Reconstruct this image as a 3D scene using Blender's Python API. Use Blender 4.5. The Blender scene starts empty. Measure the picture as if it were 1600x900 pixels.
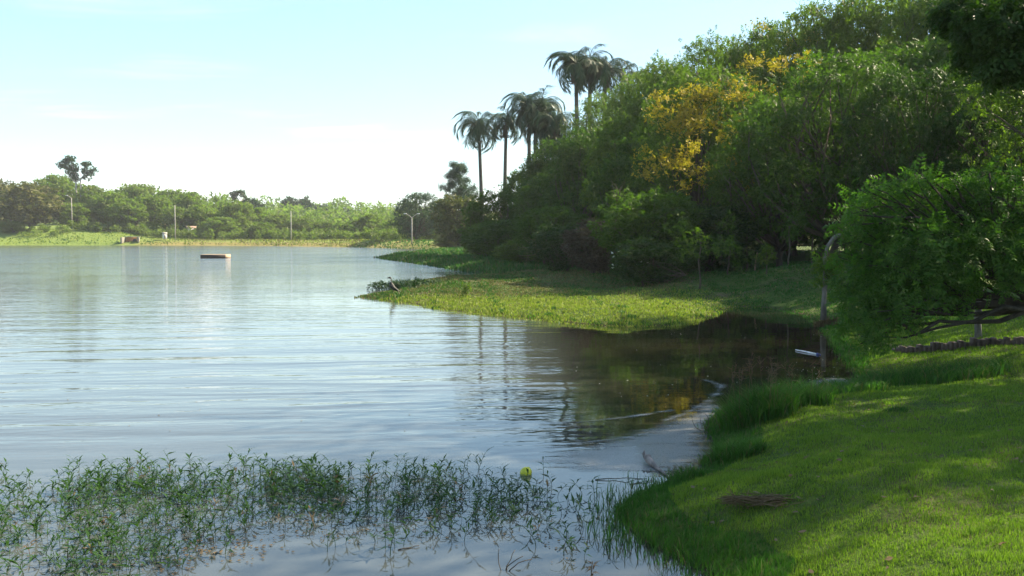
import bpy, math
import numpy as np
from mathutils import Vector

SC = bpy.context.scene
COL = SC.collection
R = math.radians
# ------------------------------------------------------------------ camera, sky, sun, exposure
CAM_H, FPX, PITCH = 2.5, 1500.0, math.atan(82.0 / 1500.0)
cam = bpy.data.cameras.new('camera')
cam.lens = 36.0 * FPX / 1600.0
cam.sensor_width = 36.0
cam.clip_start, cam.clip_end = 0.1, 4000.0
camo = bpy.data.objects.new('camera', cam)
COL.objects.link(camo)
camo.location = (0, 0, CAM_H)
camo.rotation_euler = (math.pi / 2 - PITCH, 0, 0)
SC.camera = camo

SUN_EL, SUN_AZ = R(38), R(66)        # azimuth clockwise from +Y (straight ahead): 66 deg = right and a little ahead
sun_dir = Vector((math.sin(SUN_AZ) * math.cos(SUN_EL), math.cos(SUN_AZ) * math.cos(SUN_EL), math.sin(SUN_EL)))
sl = bpy.data.lights.new('sun', 'SUN')
sl.energy, sl.angle, sl.color = 5.0, R(0.55), (1.0, 0.87, 0.64)
so = bpy.data.objects.new('sun', sl)
COL.objects.link(so)
so.rotation_euler = sun_dir.to_track_quat('Z', 'Y').to_euler()
so.location = (60, 20, 60)

world = bpy.data.worlds.new('World')
SC.world = world
world.use_nodes = True


def nd(nt, t, **kw):
    n = nt.nodes.new(t)
    for k, v in kw.items():
        if k == 'inp':
            for kk, vv in v.items():
                n.inputs[kk].default_value = vv
        else:
            setattr(n, k, v)
    return n


def math_node(nt, op, a, b=None, c=None, clamp=False):
    n = nt.nodes.new('ShaderNodeMath')
    n.operation = op
    n.use_clamp = clamp
    for i, v in enumerate((a, b, c)):
        if v is None:
            continue
        if isinstance(v, (int, float)):
            n.inputs[i].default_value = v
        else:
            nt.links.new(v, n.inputs[i])
    return n.outputs[0]


def smooth(nt, v, lo, hi, to0=0.0, to1=1.0):
    n = nt.nodes.new('ShaderNodeMapRange')
    n.interpolation_type = 'SMOOTHSTEP'
    nt.links.new(v, n.inputs[0])
    n.inputs[1].default_value, n.inputs[2].default_value = lo, hi
    n.inputs[3].default_value, n.inputs[4].default_value = to0, to1
    return n.outputs[0]


def mixc(nt, f, a, b, blend='MIX'):
    n = nt.nodes.new('ShaderNodeMix')
    n.data_type = 'RGBA'
    n.blend_type = blend
    for s, v in ((n.inputs[0], f), (n.inputs[6], a), (n.inputs[7], b)):
        if isinstance(v, (int, float)):
            s.default_value = v
        elif isinstance(v, tuple):
            s.default_value = v if len(v) == 4 else (*v, 1)
        else:
            nt.links.new(v, s)
    return n.outputs[2]


def make_world():
    nt = world.node_tree
    nt.nodes.clear()
    out = nd(nt, 'ShaderNodeOutputWorld')
    bg = nd(nt, 'ShaderNodeBackground')
    bg.inputs[1].default_value = 0.08
    sky = nd(nt, 'ShaderNodeTexSky', sky_type='NISHITA')
    sky.sun_disc = False
    sky.sun_elevation = SUN_EL
    sky.sun_rotation = SUN_AZ
    sky.air_density, sky.dust_density, sky.ozone_density = 1.0, 0.3, 1.5
    tc = nd(nt, 'ShaderNodeTexCoord')
    sep = nd(nt, 'ShaderNodeSeparateXYZ')
    nt.links.new(tc.outputs['Generated'], sep.inputs[0])
    z = sep.outputs[2]
    zz = math_node(nt, 'ADD', math_node(nt, 'MAXIMUM', z, 0.0), 0.10)
    u = math_node(nt, 'DIVIDE', sep.outputs[0], zz)
    v = math_node(nt, 'DIVIDE', sep.outputs[1], zz)
    cmb = nd(nt, 'ShaderNodeCombineXYZ')
    nt.links.new(math_node(nt, 'MULTIPLY', u, 0.55), cmb.inputs[0])
    nt.links.new(math_node(nt, 'MULTIPLY', v, 1.3), cmb.inputs[1])
    streak = nd(nt, 'ShaderNodeTexNoise', inp={'Scale': 1.1, 'Detail': 7.0, 'Roughness': 0.55, 'Distortion': 0.5})
    nt.links.new(cmb.outputs[0], streak.inputs[0])
    s = smooth(nt, streak.outputs[0], 0.54, 0.78, 0.0, 0.45)
    # cumulus bank low over the horizon
    cmb2 = nd(nt, 'ShaderNodeCombineXYZ')
    nt.links.new(sep.outputs[0], cmb2.inputs[0])
    nt.links.new(sep.outputs[1], cmb2.inputs[1])
    nt.links.new(math_node(nt, 'MULTIPLY', z, 2.4), cmb2.inputs[2])
    cum = nd(nt, 'ShaderNodeTexNoise', inp={'Scale': 5.5, 'Detail': 9.0, 'Roughness': 0.55})
    nt.links.new(cmb2.outputs[0], cum.inputs[0])
    lim = smooth(nt, z, 0.02, 0.14, 0.38, 0.74)
    c = math_node(nt, 'MULTIPLY', math_node(nt, 'SUBTRACT', cum.outputs[0], lim), 9.0, clamp=True)
    low = smooth(nt, z, 0.0, 0.08, 0.2, 0.0)
    cov = math_node(nt, 'MAXIMUM', math_node(nt, 'MULTIPLY', c, 0.85), math_node(nt, 'MAXIMUM', s, low))
    g = nd(nt, 'ShaderNodeGamma', inp={'Gamma': 0.70})
    nt.links.new(sky.outputs[0], g.inputs[0])
    base = mixc(nt, 1.0, g.outputs[0], (1.42, 1.66, 1.70, 1), 'MULTIPLY')
    col = mixc(nt, cov, base, (7.4, 7.6, 7.5, 1))
    nt.links.new(col, bg.inputs[0])
    nt.links.new(bg.outputs[0], out.inputs[0])


make_world()
SC.view_settings.view_transform = 'Standard'
SC.view_settings.look = 'None'
SC.view_settings.exposure = 1.6
SC.view_settings.gamma = 1.0
SC.cycles.max_bounces = 6
SC.cycles.diffuse_bounces = 3
SC.cycles.glossy_bounces = 3
SC.cycles.transmission_bounces = 3
SC.cycles.transparent_max_bounces = 8
SC.cycles.volume_bounces = 0
SC.cycles.sample_clamp_indirect = 4.0
SC.cycles.use_denoising = True
SC.cycles.use_adaptive_sampling = True


# ------------------------------------------------------------------ helpers
def rng(s):
    return np.random.default_rng(s)


def ray(px, py):
    u, v = (px - 800.0) / FPX, (450.0 - py) / FPX
    ca, sa = math.cos(PITCH), math.sin(PITCH)
    return np.array([u, ca + v * sa, -sa + v * ca])


def on(px, py, z=0.0):
    """the place on the level plane z that the photograph shows at (px, py)"""
    d = ray(px, py)
    t = (z - CAM_H) / d[2]
    return np.array([d[0] * t, d[1] * t, z])


def at(px, py, Y):
    """the place Y metres ahead seen at (px, py)"""
    d = ray(px, py)
    t = Y / d[1]
    return np.array([d[0] * t, Y, CAM_H + d[2] * t])


def tag(o, label=None, cat=None, group=None, kind=None):
    for k, v in (('label', label), ('category', cat), ('group', group), ('kind', kind)):
        if v:
            o[k] = v
    return o


def mesh(name, V, F, mats=None, smooth_=False):
    V = np.asarray(V, dtype=np.float32)
    me = bpy.data.meshes.new(name)
    if isinstance(F, np.ndarray):
        k = F.shape[1]
        loops = F.astype(np.int32).ravel()
        starts = np.arange(0, len(F) * k, k, dtype=np.int32)
        totals = np.full(len(F), k, dtype=np.int32)
    else:
        loops = np.array([i for f in F for i in f], dtype=np.int32)
        totals = np.array([len(f) for f in F], dtype=np.int32)
        starts = np.concatenate([[0], np.cumsum(totals)[:-1]]).astype(np.int32)
    me.vertices.add(len(V))
    me.vertices.foreach_set('co', V.ravel())
    me.loops.add(len(loops))
    me.loops.foreach_set('vertex_index', loops)
    me.polygons.add(len(totals))
    me.polygons.foreach_set('loop_start', starts)
    me.polygons.foreach_set('loop_total', totals)
    if smooth_:
        me.polygons.foreach_set('use_smooth', np.ones(len(totals), dtype=bool))
    me.update(calc_edges=True)
    if mats is not None:
        for m in (mats if isinstance(mats, (list, tuple)) else [mats]):
            me.materials.append(m)
    return me


def obj(name, me, parent=None, loc=None, mat=None):
    o = bpy.data.objects.new(name, me)
    COL.objects.link(o)
    if parent is not None:
        o.parent = parent
    if loc is not None:
        o.location = [float(c) for c in loc]
    if mat is not None:
        if not me.materials:
            me.materials.append(mat)
        o.material_slots[0].link = 'OBJECT'
        o.material_slots[0].material = mat
    return o


def empty(name, loc, rz=0.0, scale=(1, 1, 1)):
    o = bpy.data.objects.new(name, None)
    COL.objects.link(o)
    o.empty_display_size = 0.2
    o.location = [float(c) for c in loc]
    o.rotation_euler = (0, 0, rz)
    o.scale = [float(c) for c in scale]
    return o


class MB:
    """collects tubes, boxes and prisms for one mesh"""

    def __init__(self):
        self.V, self.F, self.n = [], [], 0

    def add(self, V, F):
        self.V.append(np.asarray(V, dtype=float))
        self.F += [tuple(int(i) + self.n for i in f) for f in F]
        self.n += len(V)
        return self

    def tube(self, pts, rad, k=6, wob=0.0, r=None):
        pts = np.asarray(pts, dtype=float)
        m = len(pts)
        rad = np.broadcast_to(np.asarray(rad, dtype=float), (m,))
        tan = np.gradient(pts, axis=0)
        tan /= np.linalg.norm(tan, axis=1)[:, None] + 1e-9
        ref = np.array([0.3, 0.9, 0.1]) if abs(tan[0, 2]) > 0.8 else np.array([0, 0, 1.0])
        V, F = [], []
        ang = np.arange(k) * 2 * math.pi / k
        for i in range(m):
            a = np.cross(tan[i], ref)
            a /= np.linalg.norm(a) + 1e-9
            b = np.cross(tan[i], a)
            rr = rad[i] * (1 + (wob * r.normal(size=k) if wob else np.zeros(k)))
            V.append(pts[i] + (np.cos(ang) * rr)[:, None] * a + (np.sin(ang) * rr)[:, None] * b)
        for i in range(m - 1):
            for j in range(k):
                F.append((i * k + j, i * k + (j + 1) % k, (i + 1) * k + (j + 1) % k, (i + 1) * k + j))
        F.append(tuple(range(k - 1, -1, -1)))
        F.append(tuple((m - 1) * k + j for j in range(k)))
        return self.add(np.concatenate(V), F)

    def box(self, c, s, rz=0.0, jit=0.0, r=None):
        x, y, z = (v / 2 for v in s)
        V = np.array([[-x, -y, -z], [x, -y, -z], [x, y, -z], [-x, y, -z], [-x, -y, z], [x, -y, z], [x, y, z], [-x, y, z]])
        if jit:
            V = V + r.uniform(-jit, jit, V.shape)
        cc, ss = math.cos(rz), math.sin(rz)
        V = V @ np.array([[cc, ss, 0], [-ss, cc, 0], [0, 0, 1]]) + np.asarray(c)
        return self.add(V, [(3, 2, 1, 0), (4, 5, 6, 7), (0, 1, 5, 4), (1, 2, 6, 5), (2, 3, 7, 6), (3, 0, 4, 7)])

    def mesh(self, name, mat=None, smooth_=False):
        return mesh(name, np.concatenate(self.V), self.F, mat, smooth_)

    def build(self, name, mat=None, parent=None, smooth_=False):
        return obj(name, self.mesh(name, mat, smooth_), parent)


def bevelled(o, w=0.01, seg=2):
    m = o.modifiers.new('bevel', 'BEVEL')
    m.width, m.segments, m.limit_method = w, seg, 'ANGLE'
    return o


# ------------------------------------------------------------------ materials
def new_mat(name):
    m = bpy.data.materials.new(name)
    m.use_nodes = True
    nt = m.node_tree
    nt.nodes.clear()
    out = nd(nt, 'ShaderNodeOutputMaterial')
    return m, nt, out


def leaf_mat(name, dark, lite, trans=0.35, rough=0.5, var=0.35):
    m, nt, out = new_mat(name)
    geo = nd(nt, 'ShaderNodeNewGeometry')
    oi = nd(nt, 'ShaderNodeObjectInfo')
    f = math_node(nt, 'ADD', math_node(nt, 'MULTIPLY', geo.outputs['Random Per Island'], 1.0 - var),
                  math_node(nt, 'MULTIPLY', oi.outputs['Random'], var))
    col = mixc(nt, f, dark, lite)
    p = nd(nt, 'ShaderNodeBsdfPrincipled', inp={'Roughness': rough})
    p.inputs['Specular IOR Level'].default_value = 0.18
    nt.links.new(col, p.inputs['Base Color'])
    t = nd(nt, 'ShaderNodeBsdfTranslucent')
    nt.links.new(mixc(nt, 1.0, col, (0.92, 1.25, 0.42, 1), 'MULTIPLY'), t.inputs[0])
    mx = nd(nt, 'ShaderNodeMixShader')
    mx.inputs[0].default_value = trans
    nt.links.new(p.outputs[0], mx.inputs[1])
    nt.links.new(t.outputs[0], mx.inputs[2])
    nt.links.new(mx.outputs[0], out.inputs[0])
    return m


def solid(name, c1, c2, scale=6.0, rough=0.8, bump=0.3, stretch=(1, 1, 1), detail=6.0):
    m, nt, out = new_mat(name)
    tc = nd(nt, 'ShaderNodeTexCoord')
    mp = nd(nt, 'ShaderNodeMapping')
    mp.inputs['Scale'].default_value = stretch
    nt.links.new(tc.outputs['Object'], mp.inputs[0])
    nz = nd(nt, 'ShaderNodeTexNoise', inp={'Scale': scale, 'Detail': detail, 'Roughness': 0.6})
    nt.links.new(mp.outputs[0], nz.inputs[0])
    f = smooth(nt, nz.outputs[0], 0.3, 0.7)
    p = nd(nt, 'ShaderNodeBsdfPrincipled', inp={'Roughness': rough})
    p.inputs['Specular IOR Level'].default_value = 0.3
    nt.links.new(mixc(nt, f, c1, c2), p.inputs['Base Color'])
    if bump:
        b = nd(nt, 'ShaderNodeBump', inp={'Strength': bump, 'Distance': 0.02})
        nt.links.new(nz.outputs[0], b.inputs['Height'])
        nt.links.new(b.outputs[0], p.inputs['Normal'])
    nt.links.new(p.outputs[0], out.inputs[0])
    return m


M = {}
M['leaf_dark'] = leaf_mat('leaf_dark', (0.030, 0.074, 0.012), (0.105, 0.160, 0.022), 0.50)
M['leaf_deep'] = leaf_mat('leaf_deep', (0.020, 0.050, 0.010), (0.060, 0.105, 0.018), 0.35)  # darker leaf tone, standing in for shade on sunlit edge bushes and trees
M['leaf_mid'] = leaf_mat('leaf_mid', (0.048, 0.096, 0.014), (0.150, 0.195, 0.028), 0.52)
M['leaf_light'] = leaf_mat('leaf_light', (0.070, 0.115, 0.016), (0.165, 0.205, 0.034), 0.5)
M['leaf_fresh'] = leaf_mat('leaf_fresh', (0.032, 0.094, 0.015), (0.120, 0.210, 0.034), 0.48)
M['leaf_olive'] = leaf_mat('leaf_olive', (0.070, 0.080, 0.026), (0.150, 0.140, 0.048), 0.30)
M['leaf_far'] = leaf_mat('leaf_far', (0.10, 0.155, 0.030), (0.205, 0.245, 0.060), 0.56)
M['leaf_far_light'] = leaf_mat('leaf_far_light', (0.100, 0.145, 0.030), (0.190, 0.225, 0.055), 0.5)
M['leaf_blue'] = leaf_mat('leaf_blue', (0.020, 0.048, 0.024), (0.050, 0.090, 0.040), 0.25)
M['blossom'] = leaf_mat('blossom', (0.33, 0.21, 0.016), (0.48, 0.36, 0.04), 0.35)
M['petal'] = leaf_mat('petal', (0.75, 0.75, 0.72), (0.85, 0.85, 0.82), 0.3)
M['frond'] = leaf_mat('frond', (0.018, 0.045, 0.018), (0.050, 0.085, 0.034), 0.25, 0.4)
M['dry_frond'] = leaf_mat('dry_frond', (0.055, 0.042, 0.025), (0.11, 0.085, 0.05), 0.2)
M['weed'] = leaf_mat('weed', (0.016, 0.048, 0.014), (0.052, 0.108, 0.024), 0.35, 0.4)
M['weed_dry'] = leaf_mat('weed_dry', (0.085, 0.055, 0.030), (0.17, 0.12, 0.06), 0.2)
M['lawn'] = leaf_mat('lawn', (0.095, 0.160, 0.018), (0.210, 0.280, 0.040), 0.4, 0.5, 0.0)
M['sedge'] = leaf_mat('sedge', (0.028, 0.085, 0.014), (0.070, 0.160, 0.024), 0.4, 0.5, 0.0)
M['meadow'] = leaf_mat('meadow', (0.150, 0.190, 0.030), (0.290, 0.300, 0.065), 0.4, 0.5, 0.0)
M['straw'] = leaf_mat('straw', (0.100, 0.085, 0.040), (0.190, 0.160, 0.075), 0.3, 0.6, 0.0)
M['marsh'] = leaf_mat('marsh', (0.028, 0.085, 0.018), (0.065, 0.150, 0.028), 0.35, 0.5, 0.0)
M['dead_vine'] = leaf_mat('dead_vine', (0.060, 0.045, 0.030), (0.125, 0.095, 0.06), 0.2)
M['bark'] = solid('bark', (0.05, 0.04, 0.03), (0.12, 0.095, 0.07), 9, 0.9, 0.6, (1, 1, 0.25))
M['bark_pale'] = solid('bark_pale', (0.085, 0.075, 0.065), (0.20, 0.18, 0.155), 7, 0.85, 0.5, (1, 1, 0.35))
M['bark_light'] = solid('bark_light', (0.22, 0.2, 0.17), (0.38, 0.35, 0.31), 7, 0.85, 0.3)
M['bark_dark'] = solid('bark_dark', (0.025, 0.02, 0.015), (0.06, 0.048, 0.036), 9, 0.9, 0.6, (1, 1, 0.25))
M['palm_bark'] = solid('palm_bark', (0.07, 0.062, 0.055), (0.15, 0.13, 0.11), 8, 0.9, 0.5, (0.4, 0.4, 2.0))
M['twig'] = solid('twig', (0.16, 0.11, 0.07), (0.30, 0.22, 0.14), 12, 0.9, 0.3)
M['concrete'] = solid('concrete', (0.26, 0.24, 0.21), (0.42, 0.39, 0.34), 3, 0.9, 0.2)
M['white_paint'] = solid('white_paint', (0.50, 0.48, 0.45), (0.70, 0.69, 0.66), 2, 0.7, 0.1)
M['red_clay'] = solid('red_clay', (0.26, 0.095, 0.05), (0.40, 0.16, 0.085), 2.5, 0.95, 0.3)
M['roof_tile'] = solid('roof_tile', (0.30, 0.19, 0.14), (0.40, 0.28, 0.21), 3, 0.9, 0.3)
M['dark_hole'] = solid('dark_hole', (0.02, 0.018, 0.016), (0.04, 0.035, 0.03), 3, 0.95, 0)
M['raft_shaded'] = solid('raft_shaded', (0.035, 0.026, 0.024), (0.075, 0.055, 0.045), 5, 0.7, 0.3, (1, 1, 4))
M['raft_deck'] = solid('raft_deck', (0.38, 0.26, 0.17), (0.52, 0.38, 0.26), 5, 0.8, 0.3, (1, 5, 1))
M['stone'] = solid('stone', (0.055, 0.04, 0.032), (0.15, 0.11, 0.09), 6, 0.95, 0.6)
M['stone_grey'] = solid('stone_grey', (0.17, 0.15, 0.12), (0.30, 0.27, 0.22), 3, 0.9, 0.3)
M['metal'] = solid('metal', (0.25, 0.25, 0.25), (0.4, 0.4, 0.4), 6, 0.5, 0)
M['lamp_glass'] = solid('lamp_glass', (0.55, 0.56, 0.56), (0.7, 0.7, 0.7), 6, 0.3, 0)
M['yellow'] = solid('yellow', (0.46, 0.44, 0.03), (0.60, 0.58, 0.05), 9, 0.35, 0.1)
M['drift'] = solid('drift', (0.13, 0.105, 0.095), (0.30, 0.25, 0.23), 14, 0.9, 0.6)
M['stick_white'] = solid('stick_white', (0.55, 0.55, 0.56), (0.8, 0.8, 0.82), 8, 0.5, 0.1)
M['stick_blue'] = solid('stick_blue', (0.02, 0.03, 0.12), (0.04, 0.05, 0.2), 8, 0.5, 0)
M['feather'] = solid('feather', (0.02, 0.02, 0.022), (0.05, 0.045, 0.04), 30, 0.6, 0.2)

# ------------------------------------------------------------------ shoreline and terrain
near_px = [(1120, 900), (1010, 850), (962, 805), (985, 778), (1050, 754), (1100, 738), (1122, 705), (1100, 668), (1122, 645), (1190, 640),
           (1280, 628), (1350, 606), (1335, 578), (1306, 548), (1292, 515), (1266, 494), (1210, 482), (1160, 479), (1125, 484), (1100, 497),
           (1050, 509), (980, 510), (900, 506), (850, 501), (800, 496), (740, 490), (690, 483), (640, 474), (600, 469), (563, 465), (578, 461),
           (604, 457), (640, 455), (650, 450), (628, 446), (640, 441), (700, 438), (770, 436), (800, 432), (785, 428), (725, 423), (690, 417), (650, 411),
           (612, 406), (592, 403), (612, 400), (650, 396), (690, 392), (705, 390.5)]
far_px = [(690, 389.7), (640, 388.7), (560, 386.7), (480, 385.2), (400, 384.2), (300, 383.5), (200, 383.2), (100, 383.2), (0, 383.2)]
lake = [(-300, -60), (-60, -4), (-14, 1.0), (-5, 3.2), (0.2, 4.6), (1.4, 5.9)]
lake += [tuple(on(*p)[:2]) for p in near_px] + [tuple(on(*p)[:2]) for p in far_px] + [(-190, 232), (-280, 190), (-330, 60)]
LAKE = np.array(lake)


def sdf(P):
    """distance to the shore, positive on land"""
    P = np.asarray(P, dtype=float)
    A, B = LAKE, np.roll(LAKE, -1, axis=0)
    best = np.full(len(P), 1e9)
    inside = np.zeros(len(P), dtype=bool)
    for a, b in zip(A, B):
        ab = b - a
        t = np.clip(((P - a) @ ab) / (ab @ ab), 0, 1)
        d = np.linalg.norm(P - (a + t[:, None] * ab), axis=1)
        best = np.minimum(best, d)
        c = ((a[1] > P[:, 1]) != (b[1] > P[:, 1]))
        xi = a[0] + (P[:, 1] - a[1]) / (b[1] - a[1] + 1e-12) * ab[0]
        inside ^= c & (P[:, 0] < xi)
    return np.where(inside, -best, best)


ctrl = [(0, 0, 0.9), (-6, -3, 0.9), (3, 1, 0.95), (5, 5, 0.78), (2.5, 7, 0.42), (4, 8, 0.55), (6.5, 9, 0.62), (9, 8, 0.9), (4.5, 11, 0.35), (7, 12.5, 0.36),
        (6.6, 14.5, 0.28), (10, 14, 0.55), (8, 18.4, 0.62), (12, 19, 0.75), (16, 12, 1.1), (10, 22.5, 0.8), (14, 26, 1.2), (20, 22, 1.6), (11, 33, 0.75),
        (12.2, 39, 1.3), (16, 40, 1.6), (8.5, 38, 0.35), (9, 44, 0.8), (7, 46, 0.5), (20, 45, 1.7), (40, 60, 2.4), (60, 30, 2.4), (60, 100, 3.5), (15, 80, 1.4),
        (8, 100, 1.0), (10, 150, 1.1), (30, 130, 2), (0, 34, 0.13), (5, 33, 0.16), (0, 40, 0.13), (-2, 37, 0.12), (4, 42, 0.2), (6, 55, 0.4), (3, 62, 0.3), (0, 80, 0.25),
        (-5, 100, 0.25), (-4, 120, 0.35), (-2, 145, 0.45), (-4, 160, 0.6), (0, 175, 0.8), (-20, 190, 1.45), (-45, 215, 1.35), (-80, 250, 1.25), (-60, 236, 1.25),
        (-5, 195, 1.2), (-97, 251, 1.6), (-108, 252, 3.2), (-125, 262, 4.4), (-150, 258, 4.0), (-110, 275, 4.6), (-80, 280, 0.6), (-40, 260, 0.3), (0, 240, 0.5), (-200, 270, 5), (-60, 340, 2),
        (-150, 360, 7), (0, 360, 2.5), (60, 250, 3), (-100, 460, 9), (0, 480, 8), (80, 480, 8), (-250, 480, 14), (0, 800, 22), (-500, 700, 30), (400, 700, 26),
        (-100, 1200, 30), (600, 100, 14), (-600, 100, 14), (0, -300, 4), (300, -200, 6), (-300, -300, 5)]
CT = np.array(ctrl)


def land_z(P):
    P = np.asarray(P, dtype=float)
    d2 = ((P[:, None, :] - CT[None, :, :2]) ** 2).sum(2)
    # neighbours weigh relative to their own distance from the viewer, so near detail stays near
    w = 1.0 / (d2 + 0.3) ** 1.7
    return (w * CT[:, 2]).sum(1) / w.sum(1)


def lump(P, s, seed=0):
    """cheap smooth pseudo-noise in -1..1"""
    r = rng(seed + 77)
    v = np.zeros(len(P))
    for k in range(6):
        a = r.uniform(0, 6.283)
        f = (0.6 + 0.35 * k) / s
        v += np.sin((P[:, 0] * math.cos(a) + P[:, 1] * math.sin(a)) * f * 6.283 + r.uniform(0, 6.283)) / (1 + 0.4 * k)
    return v / 3.2


def height(P, d=None):
    P = np.asarray(P, dtype=float)
    d = sdf(P) if d is None else d
    dist = np.linalg.norm(P, axis=1)
    zl = land_z(P)
    slope = np.where(dist < 15, 0.30, 0.16)
    slope = np.where(dist > 180, 0.30, slope)
    z = np.minimum(zl, 0.015 + slope * np.maximum(d, 0))
    z = z + np.minimum(np.maximum(d, 0) * 0.06, 0.035) * lump(P, 1.6, 1) + np.minimum(np.maximum(d, 0) * 0.05, 0.012) * lump(P, 0.45, 3) + np.minimum(np.maximum(d, 0) * 0.03, 0.06) * lump(P, 7.0, 2)
    zw = -0.03 - np.minimum(0.22 * np.maximum(-d, 0), 1.6)
    return np.where(d > 0, np.maximum(z, 0.012), zw)


def gz(x, y):
    return float(height(np.array([[x, y]]))[0])


def ground_mat():
    m, nt, out = new_mat('ground')
    geo = nd(nt, 'ShaderNodeNewGeometry')
    n1 = nd(nt, 'ShaderNodeTexNoise', inp={'Scale': 0.35, 'Detail': 8.0, 'Roughness': 0.65})
    n2 = nd(nt, 'ShaderNodeTexNoise', inp={'Scale': 9.0, 'Detail': 6.0, 'Roughness': 0.7})
    nt.links.new(geo.outputs['Position'], n1.inputs[0])
    nt.links.new(geo.outputs['Position'], n2.inputs[0])
    sep = nd(nt, 'ShaderNodeSeparateXYZ')
    nt.links.new(geo.outputs['Position'], sep.inputs[0])
    grass = mixc(nt, smooth(nt, n2.outputs[0], 0.3, 0.7), (0.030, 0.060, 0.010), (0.085, 0.120, 0.022))
    straw = mixc(nt, smooth(nt, n2.outputs[0], 0.3, 0.7), (0.070, 0.055, 0.028), (0.135, 0.115, 0.055))
    c = mixc(nt, smooth(nt, n1.outputs[0], 0.50, 0.68), grass, straw)
    # wet mud just at the water's edge
    mud = smooth(nt, sep.outputs[2], 0.01, 0.07, 1.0, 0.0)
    c = mixc(nt, mud, c, (0.055, 0.038, 0.024))
    # the far banks: sunburnt pasture
    far = smooth(nt, sep.outputs[1], 165, 195)
    lush = smooth(nt, math_node(nt, 'ADD', sep.outputs[0], math_node(nt, 'MULTIPLY', n1.outputs[0], 14.0)), -95, -82)
    pasture = mixc(nt, n1.outputs[0], (0.14, 0.20, 0.035), (0.25, 0.24, 0.075))
    dry = mixc(nt, smooth(nt, n2.outputs[0], 0.35, 0.65), (0.20, 0.18, 0.055), (0.30, 0.23, 0.085))
    pasture = mixc(nt, lush, mixc(nt, smooth(nt, n2.outputs[0], 0.35, 0.65), (0.10, 0.16, 0.03), (0.21, 0.26, 0.06)), mixc(nt, smooth(nt, sep.outputs[2], 0.5, 1.15), dry, pasture))
    c = mixc(nt, far, c, pasture)
    p = nd(nt, 'ShaderNodeBsdfPrincipled', inp={'Roughness': 0.95})
    p.inputs['Specular IOR Level'].default_value = 0.15
    nt.links.new(c, p.inputs['Base Color'])
    b = nd(nt, 'ShaderNodeBump', inp={'Strength': 0.8, 'Distance': 0.05})
    nt.links.new(n2.outputs[0], b.inputs['Height'])
    nt.links.new(b.outputs[0], p.inputs['Normal'])
    nt.links.new(p.outputs[0], out.inputs[0])
    return m


def make_ground():
    rad = [0.0]
    r = 1.2
    while r < 1700:
        rad.append(r)
        r *= 1.028
    rad = np.array(rad)
    ang = np.concatenate([np.arange(-48, 48, 0.5), np.arange(48, 312, 8.0)])
    a = np.radians(ang)
    X = rad[:, None] * np.sin(a)[None]
    Y = rad[:, None] * np.cos(a)[None]
    P = np.stack([X.ravel(), Y.ravel()], 1)
    z = height(P)
    nA = len(ang)
    idx = np.arange(len(rad) * nA).reshape(len(rad), nA)
    q = np.stack([idx[:-1, :], np.roll(idx, -1, 1)[:-1, :], np.roll(idx, -1, 1)[1:, :], idx[1:, :]], -1).reshape(-1, 4)
    me = mesh('ground', np.column_stack([P, z]), q[:, ::-1].copy(), ground_mat(), True)
    tag(obj('ground', me), kind='structure')


make_ground()


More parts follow.
